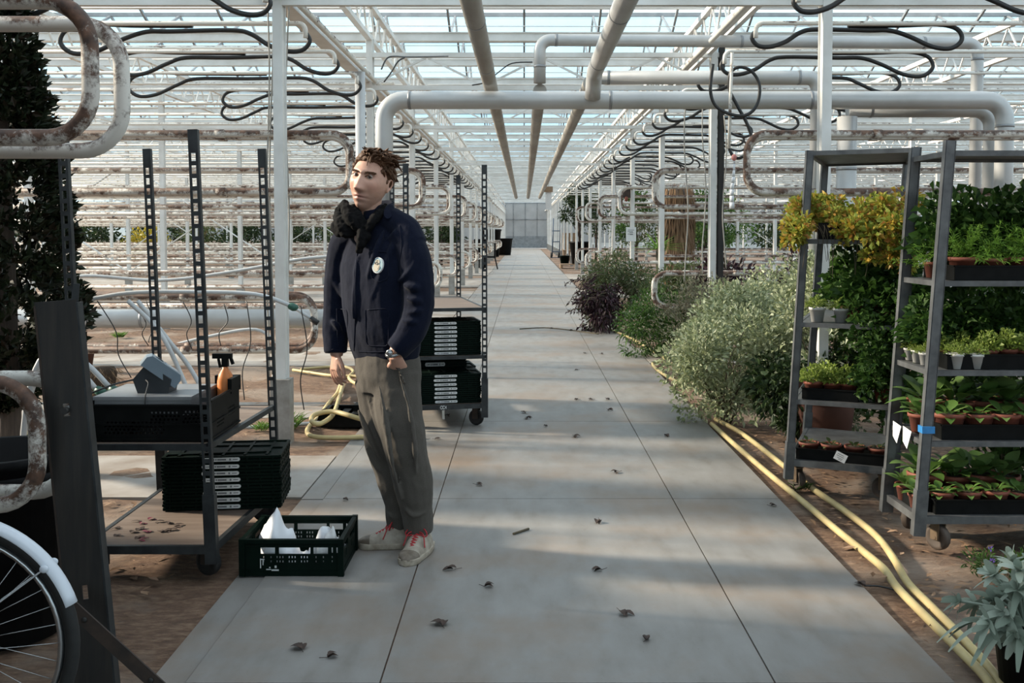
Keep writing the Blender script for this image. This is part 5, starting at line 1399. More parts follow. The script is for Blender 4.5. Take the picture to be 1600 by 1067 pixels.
tray(1.765 + dx(z), 1.825 + dx(z), 4.44, 4.72, z + .001, 'narrow black tray at the left end of the near trolley bottom deck')
put('sorrel', 1.79 + dx(z), 4.50, z + .006, 'long leafed plant at left end of near trolley bottom deck, in front', 'end pots on the bottom deck of the near trolley', .85)
put('sorrel', 1.79 + dx(z), 4.64, z + .006, 'long leafed plant at left end of near trolley bottom deck, behind', 'end pots on the bottom deck of the near trolley', .95)
z = lv['lowest shelf']
rowpots('rosette', [1.89, 2.02, 2.14, 2.25], 4.475, z, 'broad leafed potted plant, front row of near trolley lowest shelf', 'front pots on the lowest shelf of the near trolley', 1.3)
rowpots('sorrel', [1.87, 2.0, 2.13, 2.25], 4.66, z, 'tall broad leafed plant, back row of near trolley lowest shelf', 'back pots on the lowest shelf of the near trolley', 1.75)
put('sorrel', 1.80 + dx(z), 4.56, z + .006, 'broad leafed plant hanging over the left end of near trolley lowest shelf', 'end pots on the lowest shelf of the near trolley', 1.1)
z = lv['middle shelf']
rowpots('thyme', [1.872, 1.962], 4.42, z - .004, 'pale thyme in white pot, front of near trolley middle shelf', 'white pots on the middle shelf of the near trolley', 1.0)
for i, y in enumerate((4.72, 4.63, 4.54)): put('thyme', 1.790 + dx(z), y, z + .002, f'pale thyme in slim white pot, shelf end, {nth(i)} from the back', 'slim white pots at the end of the middle shelf', .88)
rowpots('herb', [2.045, 2.13, 2.22], 4.48, z, 'pale herb in pot, front row of near trolley middle shelf', 'terracotta pots on the middle shelf of the near trolley', 1.0)
rowpots('herb', [1.86, 1.95], 4.55, z, 'pale herb in terracotta pot right behind white pots', 'pots behind the white pots', .95)
rowpots('parsley', [1.86, 1.99, 2.11, 2.23], 4.67, z, 'dark parsley in pot, back row of near trolley middle shelf', 'parsley pots at the back of the middle shelf', 1.05)
z = lv['top shelf']
rowpots('fennel', [1.90, 2.03, 2.16, 2.27], 4.48, z, 'feathery fennel in pot, front row of near trolley top shelf', 'fennel pots on the top shelf of the near trolley', 1.15)
put('fennel', 1.82 + dx(z), 4.60, z + .006, 'feathery fennel spilling over the left end of near trolley top shelf', 'fennel pots at the end of the top shelf', .9)
rowpots('parsley', [1.90, 2.03, 2.16, 2.28], 4.67, z, 'tall dark parsley in pot, back row of near trolley top shelf', 'parsley pots at the back of the top shelf', 1.3)
# angled trolley: local frame along its front edge
A0 = Vector((*cC[0], 0)); ex = (Vector((*cC[1], 0)) - A0); ey = (Vector((*cC[3], 0)) - A0)
def cpt(u, v, z): 
    p = A0 + ex * u + ey * v; return V(p.x + .10 * z / 1.86, p.y, z)
def ctray(u0, u1, v0, v1, z, label):
    Q = [cpt(u0, v0, z), cpt(u1, v0, z), cpt(u1, v1, z), cpt(u0, v1, z)]; m = MB(); h = .058
    m.add([q + V(0, 0, .001) for q in Q] + [q + V(0, 0, .005) for q in Q], [(3, 2, 1, 0), (4, 5, 6, 7)])
    for i in range(4): m.bar(Q[i] + V(0, 0, h / 2), Q[(i + 1) % 4] + V(0, 0, h / 2), .004, h); m.bar(Q[i] + V(0, 0, h), Q[(i + 1) % 4] + V(0, 0, h), .014, .006)
    tag(m.build('plant_tray', M['dark_plastic']), label, 'tray', 'black plant trays')
z = .180
ctray(.06, .96, .04, .22, z, 'black tray on the deck of the angled trolley')
for i, u in enumerate((.17, .39, .62, .85)): put('seedling', *cpt(u, .13, z + .006), f'seedling in terracotta pot on angled trolley deck, {nth(i)} from the left', 'seedling pots on the angled trolley deck', 1.08)
q = cpt(.50, -.01, z + .034)
m = MB(); rot = Matrix.Rotation(math.atan2(ex.y, ex.x), 3, 'Z') @ Matrix.Rotation(math.radians(24), 3, 'Y')
m.box(q + V(-.01, -.025, .012), (.062, .002, .046), rot, 0)
for (a, b, ww) in ((-.010, .012, .034), (-.008, .002, .04), (-.002, -.008, .03), (.004, -.015, .02)): m.box(q + V(-.01, -.0265, .012) + rot @ V(a * .5, 0, b), (ww, .0008, .0028), rot, 1)
tag(m.build('price_card', [M['paper'], M['print']]), 'small white card with handwriting stuck on the black tray of angled trolley', 'card')
z = .512
ctray(.08, .62, .04, .30, z, 'black tray on the lowest shelf of the angled trolley')
for i, (u, v) in enumerate(((.18, .10), (.36, .11), (.52, .12), (.28, .24))): put('herb', *cpt(u, v, z + .006), f'green herb in pot on angled trolley lowest shelf, {nth(i)} in tray', 'herb pots on the lowest shelf of the angled trolley', 1.15)
put('parsley', *cpt(.86, .12, z), 'leafy green parsley overhanging the right end of the angled trolley lowest shelf', 'parsley on the angled trolley', 1.15)
z = .932
o = put('thyme', *cpt(.17, .08, z), 'pale herb in wide grey-white pot on angled trolley middle shelf', 'white pots on the angled trolley', 1.2)
put('thyme', *cpt(.40, .10, z), 'pale herb in second white pot half hidden by parsley, angled trolley', 'white pots on the angled trolley', 1.15)
put('parsley', *cpt(.64, .16, z), 'leafy parsley on the angled trolley middle shelf, left of two in front', 'parsley on the angled trolley', 1.3)
put('parsley', *cpt(.90, .14, z), 'leafy parsley on the angled trolley middle shelf, right of two in front', 'parsley on the angled trolley', 1.4)
put('parsley', *cpt(.45, .45, z), 'leafy parsley at the back of the angled trolley middle shelf, left one', 'parsley on the angled trolley', 1.3)
put('parsley', *cpt(.80, .48, z), 'leafy parsley at the back of the angled trolley middle shelf, right one', 'parsley on the angled trolley', 1.4)
# golden trailing plant on the upper shelf
z = 1.382
t = thing('trailing_plant', 'golden and green trailing plant tumbling over the upper shelf of the angled trolley', 'plant', cpt(.5, .25, z))
m = MB(); m.loft([[cpt(u, v, zz) for u, v in ((.12, .06), (.88, .06), (.88, .46), (.12, .46))] for zz in (z, z + .09)], sm=False); m.build('plant_box', M['black_pot'], t)
cl = []
for i in range(46):
    u, v = RP.uniform(-.14, 1.05), RP.uniform(-.05, .5); cl.append((cpt(u, v, z + RP.uniform(.07, .215)), RP.uniform(.04, .075)))
for i in range(20):
    u = RP.choice((RP.uniform(-.18, .02), RP.uniform(.02, 1.0))); cl.append((cpt(u, RP.uniform(-.12, .0), z + RP.uniform(.0, .11)), RP.uniform(.03, .055)))
for i in range(10): cl.append((cpt(RP.uniform(.6, 1.02), RP.uniform(-.1, .0), z - RP.uniform(-.02, .14)), .04))
f = MB(); leafy(f, cl, 6500, .032, .023, zmin=1.2); f.build('foliage', LM['autumn'], t)
s_ = MB()
for i in range(22):
    a = cpt(RP.uniform(0, 1), .02, z + .08); b = a + V(RP.uniform(-.08, .08), -RP.uniform(.03, .09), -RP.uniform(.1, .3)); s_.tube(catmull([a, a.lerp(b, .5) + V(0, -.03, .05), b], 4), .0016, 4)
s_.build('stems', M['twig'], t)
# cress falling from the middle shelf in front, brown tub behind
t = thing('trailing_plant', 'green leafy plant cascading from the middle shelf down to the lowest, angled trolley', 'plant', cpt(.9, .1, .93))
cl = [(cpt(RP.uniform(.55, 1.05), RP.uniform(-.06, .25), RP.uniform(.58, 1.05)), RP.uniform(.05, .085)) for i in range(34)]
f = MB(); leafy(f, cl, 2400, .036, .026); f.build('foliage', LM['parsley'], t); s_ = MB(); stems(s_, cpt(.9, .1, .94), cl, .003); s_.build('stems', M['green_stem'], t)
t = thing('plant_tub', 'large reddish brown tub standing on the ground behind the angled trolley', 'pot', (2.02, 6.62, 0))
MB().lathe([(0, 0), (.155, 0), (.185, .26), (.19, .27), (.19, .30), (.197, .30), (.20, .46), (.205, .49), (.185, .49), (.17, .42), (0, .42)], (2.02, 6.62, 0), 28).build('tub', M['brown_pot'], t)
MB().lathe([(.18, .42), (.1, .44), (0, .445)], (2.02, 6.62, 0), 14).build('potting_soil', M['soil_pot'], t)
# ---- grey woolly plant in a black pot, close at the right
t = thing('potted_stachys', 'silver-grey woolly leaved plant in a black pot at the bottom right corner', 'plant', (1.548, 3.03, 0))
MB().lathe([(0, 0), (.065, 0), (.088, .185), (.096, .185), (.098, .205), (.084, .205), (.08, .18), (0, .18)], (1.548, 3.03, 0), 24).build('pot', M['black_pot'], t)
f = MB(); s_ = MB()
for i in range(46):
    a = RP.uniform(0, 2 * PI); e = RP.uniform(-.25, 1.4); d = V(math.cos(a) * math.cos(e), math.sin(a) * math.cos(e), math.sin(e)); ln = RP.uniform(.07, .19)
    b = V(1.548, 3.03, .20); c = b + d * ln + V(0, 0, .03); P = catmull([b, b.lerp(c, .5) + V(0, 0, .02), c], 3); s_.tube(P, .0045, 5)
    for k in range(8):
        g = k * 2.4 + i; ee = .15 + .16 * k; x = d.orthogonal().normalized(); y = d.cross(x)
        dd = (x * math.cos(g) + y * math.sin(g)) * math.cos(ee) + d * math.sin(ee)
        f.leaf(c, dd, d + V(0, 0, .2), RP.uniform(.05, .085), RP.uniform(.018, .026), 6, .3, .12, 0, lambda t: max(.1, math.sin(PI * min(1, .12 + .83 * t)) ** .6))
for i in range(10):
    a = RP.uniform(2.2, 4.6); b = V(1.548 + .09 * math.cos(a), 3.03 + .09 * math.sin(a), .21); f.leaf(b, (math.cos(a), math.sin(a), .2), (0, 0, 1), RP.uniform(.12, .17), .022, 8, .7, .12, 0, lambda t: max(.1, math.sin(PI * min(1, .12 + .83 * t)) ** .6))
f.build('foliage', LM['bluegrey'], t); s_.build('stems', LM['bluegrey'], t)
t = thing('verbena_plant', 'low dark green plant with small purple flower head beside the trolley wheel', 'plant', (1.98, 4.02, 0))
f = MB(); cl = [(V(1.98 + RP.uniform(-.15, .2), 4.02 + RP.uniform(-.12, .12), RP.uniform(.03, .085)), .045) for i in range(22)]; leafy(f, cl, 1500, .024, .006); f.build('foliage', LM['parsley'], t)
M['purple_flower'] = mat('purple_flower', (.30, .17, .55), (.22, .11, .45), .6, scale=50)
for (x, y, z, q) in ((at(1550, 876, 3.9).x, 3.9, at(1550, 876, 3.9).z, 7), (at(1547, 857, 4.0).x, 4.0, at(1547, 857, 4.0).z, 3)):
    m = MB()
    for k in range(q * 2): m.leaf(V(x, y, z) + rdir() * .006, rdir() + V(0, -.3, .3), rdir(), .012, .009, 1)
    m.build('flower_head', M['purple_flower'], t); MB().tube([(x + .02, y + .04, .04), (x, y, z)], .0015, 4).build('flower_stem', M['green_stem'], t)
# ================================================================ things close on the left, hoses, far things
RF = random.Random(5)
# dark conifer
t = thing('conifer', 'tall narrow dark conifer at the left edge', 'tree', (-3.06, 5.86, 0))
MB().tube(catmull([(-3.06, 5.86, -.02), (-3.05, 5.85, .5), (-3.06, 5.86, 2.4)], 4), [.085, .08, .075, .07, .065, .06, .05, .04, .02], 10).build('trunk', M['bark'], t)
f = MB()
def crad(z): return max(.03, .36 * min(1, (z - .32) / .5) * (1 - max(0, z - 1.2) / 2.1))
for i in range(520):
    z = RF.uniform(.36, 2.95); a = RF.uniform(0, 2 * PI); r = crad(z) * RF.uniform(.75, 1.15); c = V(-3.06 + r * math.cos(a), 5.86 + r * math.sin(a), z)
    for k in range(34):
        d = (V(math.cos(a), math.sin(a), .7) * .8 + rdir(RF) * .8).normalized()
        f.leaf(c + rdir(RF) * .055, d, rdir(RF), RF.uniform(.045, .085), .034, 1, 0, .3)
f.build('foliage', LM['thuja'], t)
# dark weathered steel post with holes
t = thing('steel_post', 'broad dark scratched steel post leaning in front of the left trolley', 'post', (-1.33, 3.05, 0))
b0, b1 = at(150, 1098, 3.05), at(87, 470, 3.05); uz = (b1 - b0).normalized(); ux = V(1, .12, 0).normalized(); ux = (ux - uz * ux.dot(uz)).normalized(); Wp = .124; L = (b1 - b0).length
m = MB().panel(b0 - ux * Wp / 2, ux, uz, Wp, L, .006, [(.055, .33, .072, .375), (.052, .905, .072, .945)])
m.build('plate', M['steel_dark'], t)
un = ux.cross(uz); m = MB(); m.bar(b0 + ux * (Wp / 2) + un * -.02, b1 + ux * (Wp / 2) - un * .02 - uz * .01, .006, .05, up=un); m.build('edge_flange', M['galv_dark'], t)
m = MB(); m.bar(b0 - ux * (Wp / 2) - un * .02, b1 - ux * (Wp / 2) - un * .02 - uz * .01, .006, .05, up=un); m.build('edge_flange', M['rust_bar'], t)
m = MB(); p = b0 + uz * .925 + ux * .0; m.tube([p - un * -.03, p - un * .02], .011, 10); m.build('bolt', M['steel_dark'], t)
m = MB(); p = b1 + ux * .045; m.add([p, p + ux * .02 - uz * .01, p + ux * .03 + uz * .045, p + ux * .012 + uz * .05], [(0, 1, 2, 3)]); o = m.build('torn_edge', M['galv_dark'], t); s_ = o.modifiers.new('t', 'SOLIDIFY'); s_.thickness = .004
t = thing('angle_bar', 'dark rusty flat bar slanting to the ground in front of the steel post', 'bar', at(95, 935, 2.9))
p, q = at(92, 930, 2.92), at(262, 1085, 2.92); q.z = max(q.z, .012)
MB().bar(p, q, .006, .042, up=(0, 0, 1)).build('bar', M['rust_bar'], t)
for f_ in (.24, .85):
    c = p.lerp(q, f_); MB().ball(c + V(0, -.006, 0), (.009, .006, .009)).build('bolt_head', M['steel_dark'], t)
tag(MB().box2((-1.64, 3.72, .50), (-1.60, 3.76, .54)).build('bracket_block', M['steel_dark']), 'small dark square block by the steel post', 'block') if False else None
# black bin behind the wheel
t = thing('black_bin', 'black plastic bin in the shade behind the bicycle wheel and pipe loop', 'bin', (-1.86, 3.42, 0))
MB().lathe([(0, 0), (.20, 0), (.235, .62), (.25, .62), (.25, .65), (.22, .65), (.20, .1), (0, .1)], (-1.86, 3.50, 0), 28).build('bin_body', M['black_pot'], t)
MB().lathe([(.252, .56), (.262, .565), (.262, .59), (.252, .595)], (-1.86, 3.50, 0), 28).build('bin_band', M['black_pot'], t)
# bicycle: rear wheel, mudguard, stays and the part of the frame that holds them
bc = V(-1.505, 2.55, .345); rr_ = .315
t = thing('bicycle', 'bicycle standing at the bottom left, only rear wheel and white mudguard in view', 'bicycle', (bc.x, bc.y, 0))
yaw = math.radians(3); rot = Matrix.Rotation(yaw, 3, 'Z')
def circ(r, n=56, y=0, a0=0, a1=2 * PI): return [bc + rot @ V(r * math.cos(a0 + (a1 - a0) * k / n), y, r * math.sin(a0 + (a1 - a0) * k / n)) for k in range(n + (0 if abs(a1 - a0) >= 6.28 else 1))]
w_ = MB().tube(circ(rr_ + .006), .019, 10, closed=True).build('tyre', M['tire'], t)
MB().tube(circ(rr_ - .022), .011, 8, closed=True, flat=(.8, 1.1)).build('wheel_rim', M['chrome'], w_)
m = MB()
for k in range(36):
    a = 2 * PI * k / 36; s = 1 if k % 2 else -1; b = a + (.5 if (k // 2) % 2 else -.5)
    m.tube([bc + rot @ V(.022 * math.cos(b), s * .028, .022 * math.sin(b)), bc + rot @ V((rr_ - .026) * math.cos(a), 0, (rr_ - .026) * math.sin(a))], .0011, 4)
m.build('spoke', M['chrome'], w_)
MB().tube([bc + rot @ V(0, -.05, 0), bc + rot @ V(0, .05, 0)], .018, 12).build('wheel_hub', M['chrome'], w_)
m = MB(); A = []
for k in range(41):
    a = math.radians(18) + math.radians(160) * k / 40
    A.append([bc + rot @ V((rr_ + .036 - .018 * (q / 3) ** 2 * 1.0) * math.cos(a), .0095 * q, (rr_ + .036 - .018 * (q / 3) ** 2) * math.sin(a)) for q in (-3, -2, -1, 0, 1, 2, 3)])
m.add([p for r_ in A for p in r_], [(i * 7 + k, i * 7 + k + 1, (i + 1) * 7 + k + 1, (i + 1) * 7 + k) for i in range(40) for k in range(6)], 0, True)
o = m.build('mudguard', M['white_mudguard'], t); s_ = o.modifiers.new('t', 'SOLIDIFY'); s_.thickness = .0025
for s in (-1, 1):
    e = bc + rot @ V((rr_ + .02) * math.cos(math.radians(38)), s * .03, (rr_ + .02) * math.sin(math.radians(38)))
    MB().tube([bc + rot @ V(.01, s * .055, .0), bc + rot @ V(.12, s * .05, .10), e], .0028, 6).build('mudguard_stay', M['chrome'], t)
    MB().ball(e, (.012, .008, .010)).build('stay_clip', M['white_mudguard'], t)
for s in (-1, 1):
    MB().tube([bc + rot @ V(0, s * .06, 0), bc + rot @ V(-.42, s * .04, -.05)], .009, 8).build('chain_stay', M['steel_dark'], t)
    MB().tube([bc + rot @ V(0, s * .06, 0), bc + rot @ V(-.30, s * .03, .50)], .008, 8).build('seat_stay', M['steel_dark'], t)
MB().tube([bc + rot @ V(-.42, 0, -.06), bc + rot @ V(-.29, 0, .62)], .015, 10).build('seat_tube', M['steel_dark'], t)
# yellow hoses on the ground
def yhose(label, px, r=.0165, z=None, n=6, lift=None):
    P = []
    for i, p in enumerate(px):
        g_ = gr(p[0], p[1], r + (p[2] if len(p) > 2 else 0)); P.append(g_)
    o = MB().tube(catmull(P, n), r, 10).build('garden_hose', M['hose_yellow']); return tag(o, label, 'hose')
yhose('outer of two long yellow hoses along the right path edge, nearer the slabs', [(1112, 662), (1145, 692), (1195, 735), (1250, 780), (1305, 826), (1352, 864), (1382, 890), (1402, 918), (1445, 962), (1495, 1012), (1547, 1068), (1568, 1130)])
yhose('inner of two long yellow hoses along the right path edge, on the soil side', [(1118, 655), (1160, 678), (1225, 728), (1268, 762), (1325, 802), (1368, 836), (1396, 872), (1418, 910), (1455, 948), (1508, 1002), (1560, 1064), (1578, 1125)])
yhose('yellow hose bent in a loop at the path edge under the silvery shrub', [(950, 513), (985, 528), (1015, 545), (1040, 562), (1020, 567), (1030, 580), (1062, 597), (1075, 588), (1050, 568)], .015)
o = yhose('coiled yellow hose on the ground beside the black box left of the man', [(600, 682), (560, 683), (515, 684), (484, 680), (482, 668), (500, 650), (512, 632), (528, 612), (534, 592)], .017)
yhose('loose loop of yellow hose lying over the black box left of the man', [(625, 668), (590, 662), (555, 652, .12), (520, 643, .14), (492, 648, .12), (487, 658, .10), (500, 662, .09), (520, 648, .10), (530, 622, .05), (536, 600)], .017)
yhose('yellow hose running over the earth beyond the concrete pier', [(458, 578), (490, 583), (520, 587), (556, 588), (590, 592), (640, 590)], .016)
yhose('yellow hose looping on the earth behind the right hand of the man', [(470, 577), (505, 574), (538, 573), (552, 580), (545, 590), (560, 600), (600, 600)], .015)
# black ribbed box under the hoses
t = thing('black_box', 'low black plastic box with ribs on the ground under the yellow hose', 'box', (-1.30, 6.85, 0))
g0 = gr(502, 668); x0, y0 = g0.x, g0.y
m = MB(); m.box2((x0, y0, 0), (x0 + .36, y0 + .36, .012))
for a, b in (((x0, y0), (x0 + .36, y0)), ((x0 + .36, y0), (x0 + .36, y0 + .36)), ((x0 + .36, y0 + .36), (x0, y0 + .36)), ((x0, y0 + .36), (x0, y0))): m.bar((*a, .05), (*b, .05), .012, .09); m.bar((*a, .098), (*b, .098), .03, .012)
m.build('box_body', M['dark_plastic'], t)
m = MB()
for i in range(4): m.box2((x0 + .03 + .085 * i, y0 + .05, .012), (x0 + .085 + .085 * i, y0 + .31, .085))
m.box2((x0 + .20, y0 + .2, .085), (x0 + .34, y0 + .34, .13)); m.build('box_insert', M['dark_plastic'], t)
tag(MB().loft([[V(x0 - .06, y0 + .1, .0), V(x0 + .03, y0 + .1, .0), V(x0 + .03, y0 + .2, .0), V(x0 - .06, y0 + .2, 0)], [V(x0 - .03, y0 + .1, .10), V(x0 + .005, y0 + .1, .115), V(x0 + .005, y0 + .2, .115), V(x0 - .03, y0 + .2, .1)]], sm=False).build('black_wedge', M['dark_plastic']), 'small black wedge leaning on the black box under the hose', 'wedge')
# grass tufts
def tuft(label, base, n, hgt, spread, lm):
    f = MB()
    for i in range(n):
        a = RF.uniform(0, 2 * PI); d = V(math.cos(a) * spread, math.sin(a) * spread, 1) + rdir(RF) * .2
        f.leaf(Vector(base) + V(RF.uniform(-1, 1), RF.uniform(-1, 1), 0) * hgt * .35, d, (math.sin(a), -math.cos(a), 0.1), hgt * RF.uniform(.6, 1.15), .006, 4, .35, .05)
    o = f.build('grass_tuft', lm); o['kind'] = 'thing'; return tag(o, label, 'grass')
tuft('tuft of green grass at the foot of the concrete pier', gr(450, 668), 150, .20, .6, LM['green'])
tuft('thin grass beside the pale plastic pipe on the ground', gr(410, 672), 70, .12, .6, LM['green'])
tuft('round tuft of green grass on the far soil strip behind the trolley', gr(187, 527), 170, .14, .7, LM['green'])
tuft('small weeds on the soil behind the conifer trunk', gr(35, 690), 60, .15, .6, LM['green'])
tuft('small weeds beside the wheel of the angled trolley', gr(1250, 765), 50, .10, .7, LM['parsley'])
# straw root ball
t = thing('straw_root_ball', 'shaggy straw-coloured root ball behind the left trolley', 'plant', gr(160, 620))
c = gr(160, 622); MB().lathe([(0, 0), (.09, 0), (.125, .22), (.10, .27), (0, .28)], c, 14).build('root_core', M['soil_pot'], t)
f = MB()
for i in range(500):
    a = RF.uniform(0, 2 * PI); z = RF.uniform(.0, .28); f.leaf(c + V(.12 * math.cos(a), .12 * math.sin(a), z), V(math.cos(a), math.sin(a), -.8) + rdir(RF) * .6, rdir(RF), RF.uniform(.06, .12), .004, 1)
f.build('root_fibres', LM['thatch'], t)
t = thing('old_pot', 'brown plant pot standing on the soil behind the steel post', 'pot', gr(127, 575))
c = gr(130, 580); MB().lathe([(0, 0), (.08, 0), (.12, .25), (.128, .25), (.128, .28), (.11, .28), (.10, .2), (0, .2)], c, 18).build('pot', M['brown_pot'], t)
# dried leaves lying on the path
spots = [(690, 977), (971, 956), (471, 1014), (511, 1027), (710, 889), (757, 916), (935, 813), (965, 737), (680, 686), (665, 685), (852, 665), (822, 653), (820, 645), (897, 681), (902, 624), (925, 624), (948, 623), (538, 780), (940, 890), (1010, 1000), (902, 578), (915, 552), (938, 553), (968, 545), (985, 540), (860, 513), (895, 516), (700, 650), (950, 640), (1040, 680), (745, 757), (1350, 915), (1240, 770), (1205, 790)]
for i, (x, y) in enumerate(spots):
    m = MB(); c = gr(x, y, .004); k = RF.uniform(.7, 1.25); a = RF.uniform(0, 6.28)
    for q in range(3):
        b = a + RF.uniform(-.9, .9); m.leaf(c + V(RF.uniform(-.008, .008), RF.uniform(-.008, .008), .003 * q), (math.cos(b), math.sin(b), .3), (0, 0, 1), .045 * k, .026 * k, 4, .35, .5)
    m.tube([c, c + V(.03 * math.cos(a + 2.8) * k, .03 * math.sin(a + 2.8) * k, .004)], .0012, 4)
    tag(m.build('dried_leaf', M['dead_leaf']), 'curled dark dry leaf lying on the concrete path', 'leaf', 'dry leaves scattered on the path')
p, q = gr(802, 834, .005), gr(826, 826, .005); tag(MB().tube([p, q], .006, 6).build('stick', M['twig']), 'short straight stick lying on the path right of the man', 'stick')
p = [gr(x, y, .006) for x, y in ((812, 514), (850, 512), (885, 515), (915, 519), (935, 522))]; tag(MB().tube(catmull(p, 3), .008, 6).build('dry_stalk', M['twig']), 'long dry stalk lying across the far path before the purple plant', 'stalk')
p = [gr(x, y, .004) for x, y in ((1350, 915), (1375, 916), (1400, 922))]; tag(MB().tube(catmull(p, 3), .004, 6).build('black_strap', M['rubber']), 'thin black strap sticking out from under the yellow hoses', 'strap')
# paper notice and bird box on a column
t = thing('paper_notice', 'white printed paper notice fixed to a white column right of the path', 'notice', at(985, 366, 18.72))
c = at(986, 366, 18.70); hw, hh = .095, .135; MB().box(c, (hw * 2, .004, hh * 2)).build('sheet', M['paper'], t)
m = MB()
for (z, a, b) in ((.075, -.06, .06), (.045, -.065, .035), (.028, -.03, .04), (.0, -.065, .035), (-.012, -.02, .04)): m.box2((c.x + a, c.y - .0035, c.z + z), (c.x + b, c.y - .0025, c.z + z + .010))
m.build('printed_lines', M['print'], t)
t = thing('bird_box', 'small dark wooden bird box with pitched roof on a white column', 'bird box', at(978, 300, 18.68))
c = at(978, 302, 18.68); MB().box(c, (.16, .14, .17)).build('box', M['rust_bar'], t)
m = MB(); m.bar(c + V(-.12, 0, .07), c + V(0, 0, .15), .2, .015, up=(0, 0, 1)); m.bar(c + V(.12, 0, .07), c + V(0, 0, .15), .2, .015, up=(0, 0, 1)); m.build('roof', M['wood'], t)
MB().ball(c + V(.0, -.08, -.11), (.035, .03, .05)).build('red_feeder', M['terracotta'], t)
# hanging sheets far down the path
t = thing('hanging_sheet', 'pale sheet hanging from a board under the roof, far down the path', 'sheet', at(857, 310, 30))
c = at(857, 303, 30); MB().box(c + V(0, 0, .14), (.26, .10, .16)).build('board', M['wood'], t); MB().box(c + V(0, 0, -.2), (.18, .008, .55)).build('sheet', M['paper'], t)
MB().tube([c + V(0, 0, .2), c + V(0, 0, 1.2)], .006, 5).build('hanging_string', M['string'], t)
# far along the path: bins, chair, potted tree on a pallet, hand truck, boxes
def bin_(label, x, y, r, h):
    tag(MB().lathe([(0, 0), (r * .8, 0), (r, h * .93), (r * 1.06, h * .93), (r * 1.06, h), (r * .9, h), (r * .85, h * .2), (0, h * .2)], (x, y, 0), 18).build('black_tub', M['black_pot']), label, 'tub', 'black tubs far left of the path')
bin_('black tub far down the left of path, nearest the door', -1.28, 62, .55, 1.05)
bin_('tall black tub far down the left of path, left of the other', -1.95, 58, .6, 1.6)
t = thing('black_chair', 'black chair with thin legs far down the left of the path', 'chair', (-1.32, 38.5, 0))
MB().box2((-1.55, 38.3, .44), (-1.10, 38.75, .50)).build('seat', M['black_pot'], t); MB().box2((-1.16, 38.3, .5), (-1.10, 38.75, 1.0)).build('backrest', M['black_pot'], t)
for x, dx_ in ((-1.52, -.05), (-1.13, .1)):
    for y in (38.33, 38.72): MB().tube([(x, y, .45), (x + dx_, y, 0)], .018, 6).build('leg', M['black_pot'], t)
t = thing('black_crate_tower', 'tall dark stacked box beside the black chair, left of path', 'box', (-1.75, 40, 0)); MB().box2((-2.0, 39.7, 0), (-1.5, 40.2, 1.15)).build('box_body', M['black_pot'], t); MB().box2((-1.6, 39.66, .7), (-1.5, 39.7, 1.0)).build('paper_panel', M['wood'], t)
t = thing('pallet', 'wooden pallet under the black tree pot, right of the path', 'pallet', (2.05, 40, 0))
m = MB()
for i in range(5): m.box2((1.45, 39.6 + .22 * i, .12), (2.7, 39.75 + .22 * i, .15))
m.build('deck_board', M['wood'], t)
m = MB()
for x in (1.45, 2.03, 2.6): m.box2((x, 39.6, 0), (x + .1, 40.65, .12))
m.build('bearer', M['wood'], t)
t = thing('potted_tree', 'leafy tree in a big black pot standing on the pallet', 'tree', (2.25, 40.1, .15))
MB().lathe([(0, .15), (.32, .15), (.42, .98), (.46, .98), (.46, 1.05), (.38, 1.05), (.36, .9), (0, .9)], (2.25, 40.1, 0), 20).build('pot', M['black_pot'], t)
cl = clumps((2.1, 40.1, 2.35), (.75, .6, .95), 18, .26, -.7); s_ = MB().tube([(2.25, 40.1, .9), (2.2, 40.1, 1.6), (2.1, 40.1, 2.6)], [.05, .04, .02], 6); stems(s_, (2.25, 40.1, 1.2), cl, .015, 10); s_.build('trunk', M['bark'], t)
f = MB(); leafy(f, cl, 2200, .14, .05, droop=.3); f.build('foliage', LM['dark'], t)
t = thing('hand_truck', 'blue hand truck leaning far down the right of the path', 'hand truck', (1.72, 55, 0))
for x in (1.55, 1.95): MB().tube([(x, 55, .1), (x + .08, 55.35, 2.2)], .03, 6).build('side_rail', M['truck_blue'], t); MB().lathe([(0, -.05), (.16, -.05), (.16, .05), (0, .05)], (x - .05, 54.9, .16), 14, axis=Matrix.Rotation(PI / 2, 3, 'Y')).build('wheel', M['tire'], t)
for z in (.35, .9, 1.5): MB().tube([(1.55, 55 + .16 * z, z), (1.97, 55 + .16 * z, z)], .025, 6).build('cross_rail', M['truck_blue'], t)
MB().box2((1.5, 54.6, .02), (2.0, 55.0, .05)).build('toe_plate', M['truck_blue'], t)
for i, (x, y, w2, h2, lab) in enumerate(((2.45, 54, .35, 1.35, 'tall wooden box'), (2.2, 50, .25, .5, 'low wooden box'))):
    t = thing('wooden_box', lab + ' standing far down the right of path', 'box', (x, y, 0)); MB().box2((x - w2, y - .3, 0), (x + w2, y + .3, h2)).build('box_body', M['wood'], t); MB().box2((x - w2 - .02, y - .32, h2), (x + w2 + .02, y + .32, h2 + .04)).build('lid', M['wood'], t)
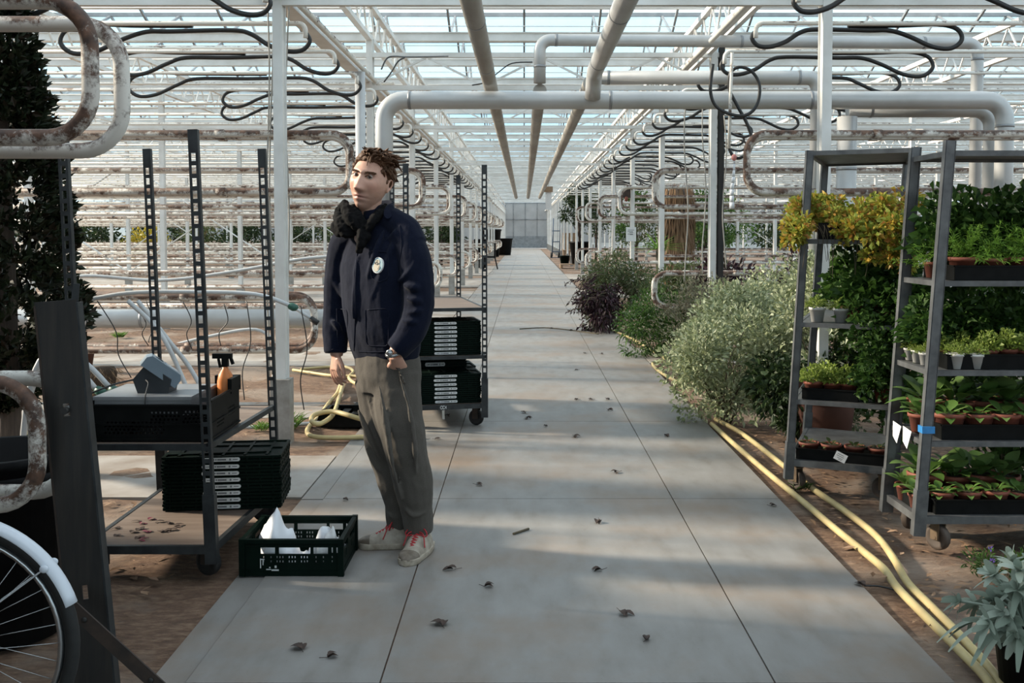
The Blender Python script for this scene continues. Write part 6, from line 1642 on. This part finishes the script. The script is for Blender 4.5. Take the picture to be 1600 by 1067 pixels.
t = thing('dark_green_tub', 'small green tub on the right of path before the wooden boxes', 'tub', (1.75, 43, 0)); MB().lathe([(0, 0), (.16, 0), (.22, .38), (.24, .38), (.24, .42), (.2, .42), (.18, .1), (0, .1)], (1.75, 43, 0), 16).build('tub', M['green_plastic'], t)
# ================================================================ unseen wall and roof added to shade the foreground (behind and beside the camera)
m = MB()
y = -3.8
while y < 4.55: m.box2((-4.25, y, -.03), (-4.21, y + .145, 3.2)); y += .15
struct(m.build('unseen_shade_wall', M['timber']), 'unseen plank wall added to shade the near end')
struct(MB().box2((-4.3, -4, 3.2), (6, 1.6, 3.26)).build('unseen_shade_roof', M['timber']), 'unseen boarded roof added to shade the near end')
# ================================================================ light
w = bpy.data.worlds.new('sky'); bpy.context.scene.world = w; w.use_nodes = True
nt = w.node_tree; bg = nt.nodes['Background']
tc = nt.nodes.new('ShaderNodeTexCoord'); sp = nt.nodes.new('ShaderNodeSeparateXYZ'); nt.links.new(tc.outputs['Generated'], sp.inputs[0])
rp = ramp(nt, [(.0, (.30, .30, .29)), (.02, (.40, .46, .50)), (.10, (.50, .62, .69)), (.22, (.56, .75, .84)), (.45, (.60, .66, .71)), (1, (.58, .64, .70))])
nt.links.new(sp.outputs[2], rp.inputs[0]); nt.links.new(rp.outputs[0], bg.inputs[0]); bg.inputs[1].default_value = 1.32
def sun(az, el, s, col, ang):
    l = bpy.data.lights.new('sun', 'SUN'); l.energy = s; l.color = col; l.angle = math.radians(ang)
    o = bpy.data.objects.new('sun', l); C.objects.link(o)
    d = Vector((math.sin(az) * math.cos(el), math.cos(az) * math.cos(el), math.sin(el)))   # towards the sun
    o.rotation_euler = d.to_track_quat('Z', 'Y').to_euler()
sun(math.radians(-80), math.radians(24), 7.2, (1.0, .80, .62), 5)
sc = bpy.context.scene
sc.view_settings.view_transform = 'Standard'; sc.view_settings.look = 'None'; sc.view_settings.gamma = 1.0; sc.view_settings.exposure = 0.85
sc.cycles.transparent_max_bounces = 24; sc.cycles.max_bounces = 6; sc.cycles.diffuse_bounces = 3; sc.cycles.glossy_bounces = 2
sc.cycles.caustics_reflective = False; sc.cycles.caustics_refractive = False
sc.cycles.sample_clamp_indirect = 4.0
try: sc.cycles.use_denoising = True
except Exception: pass
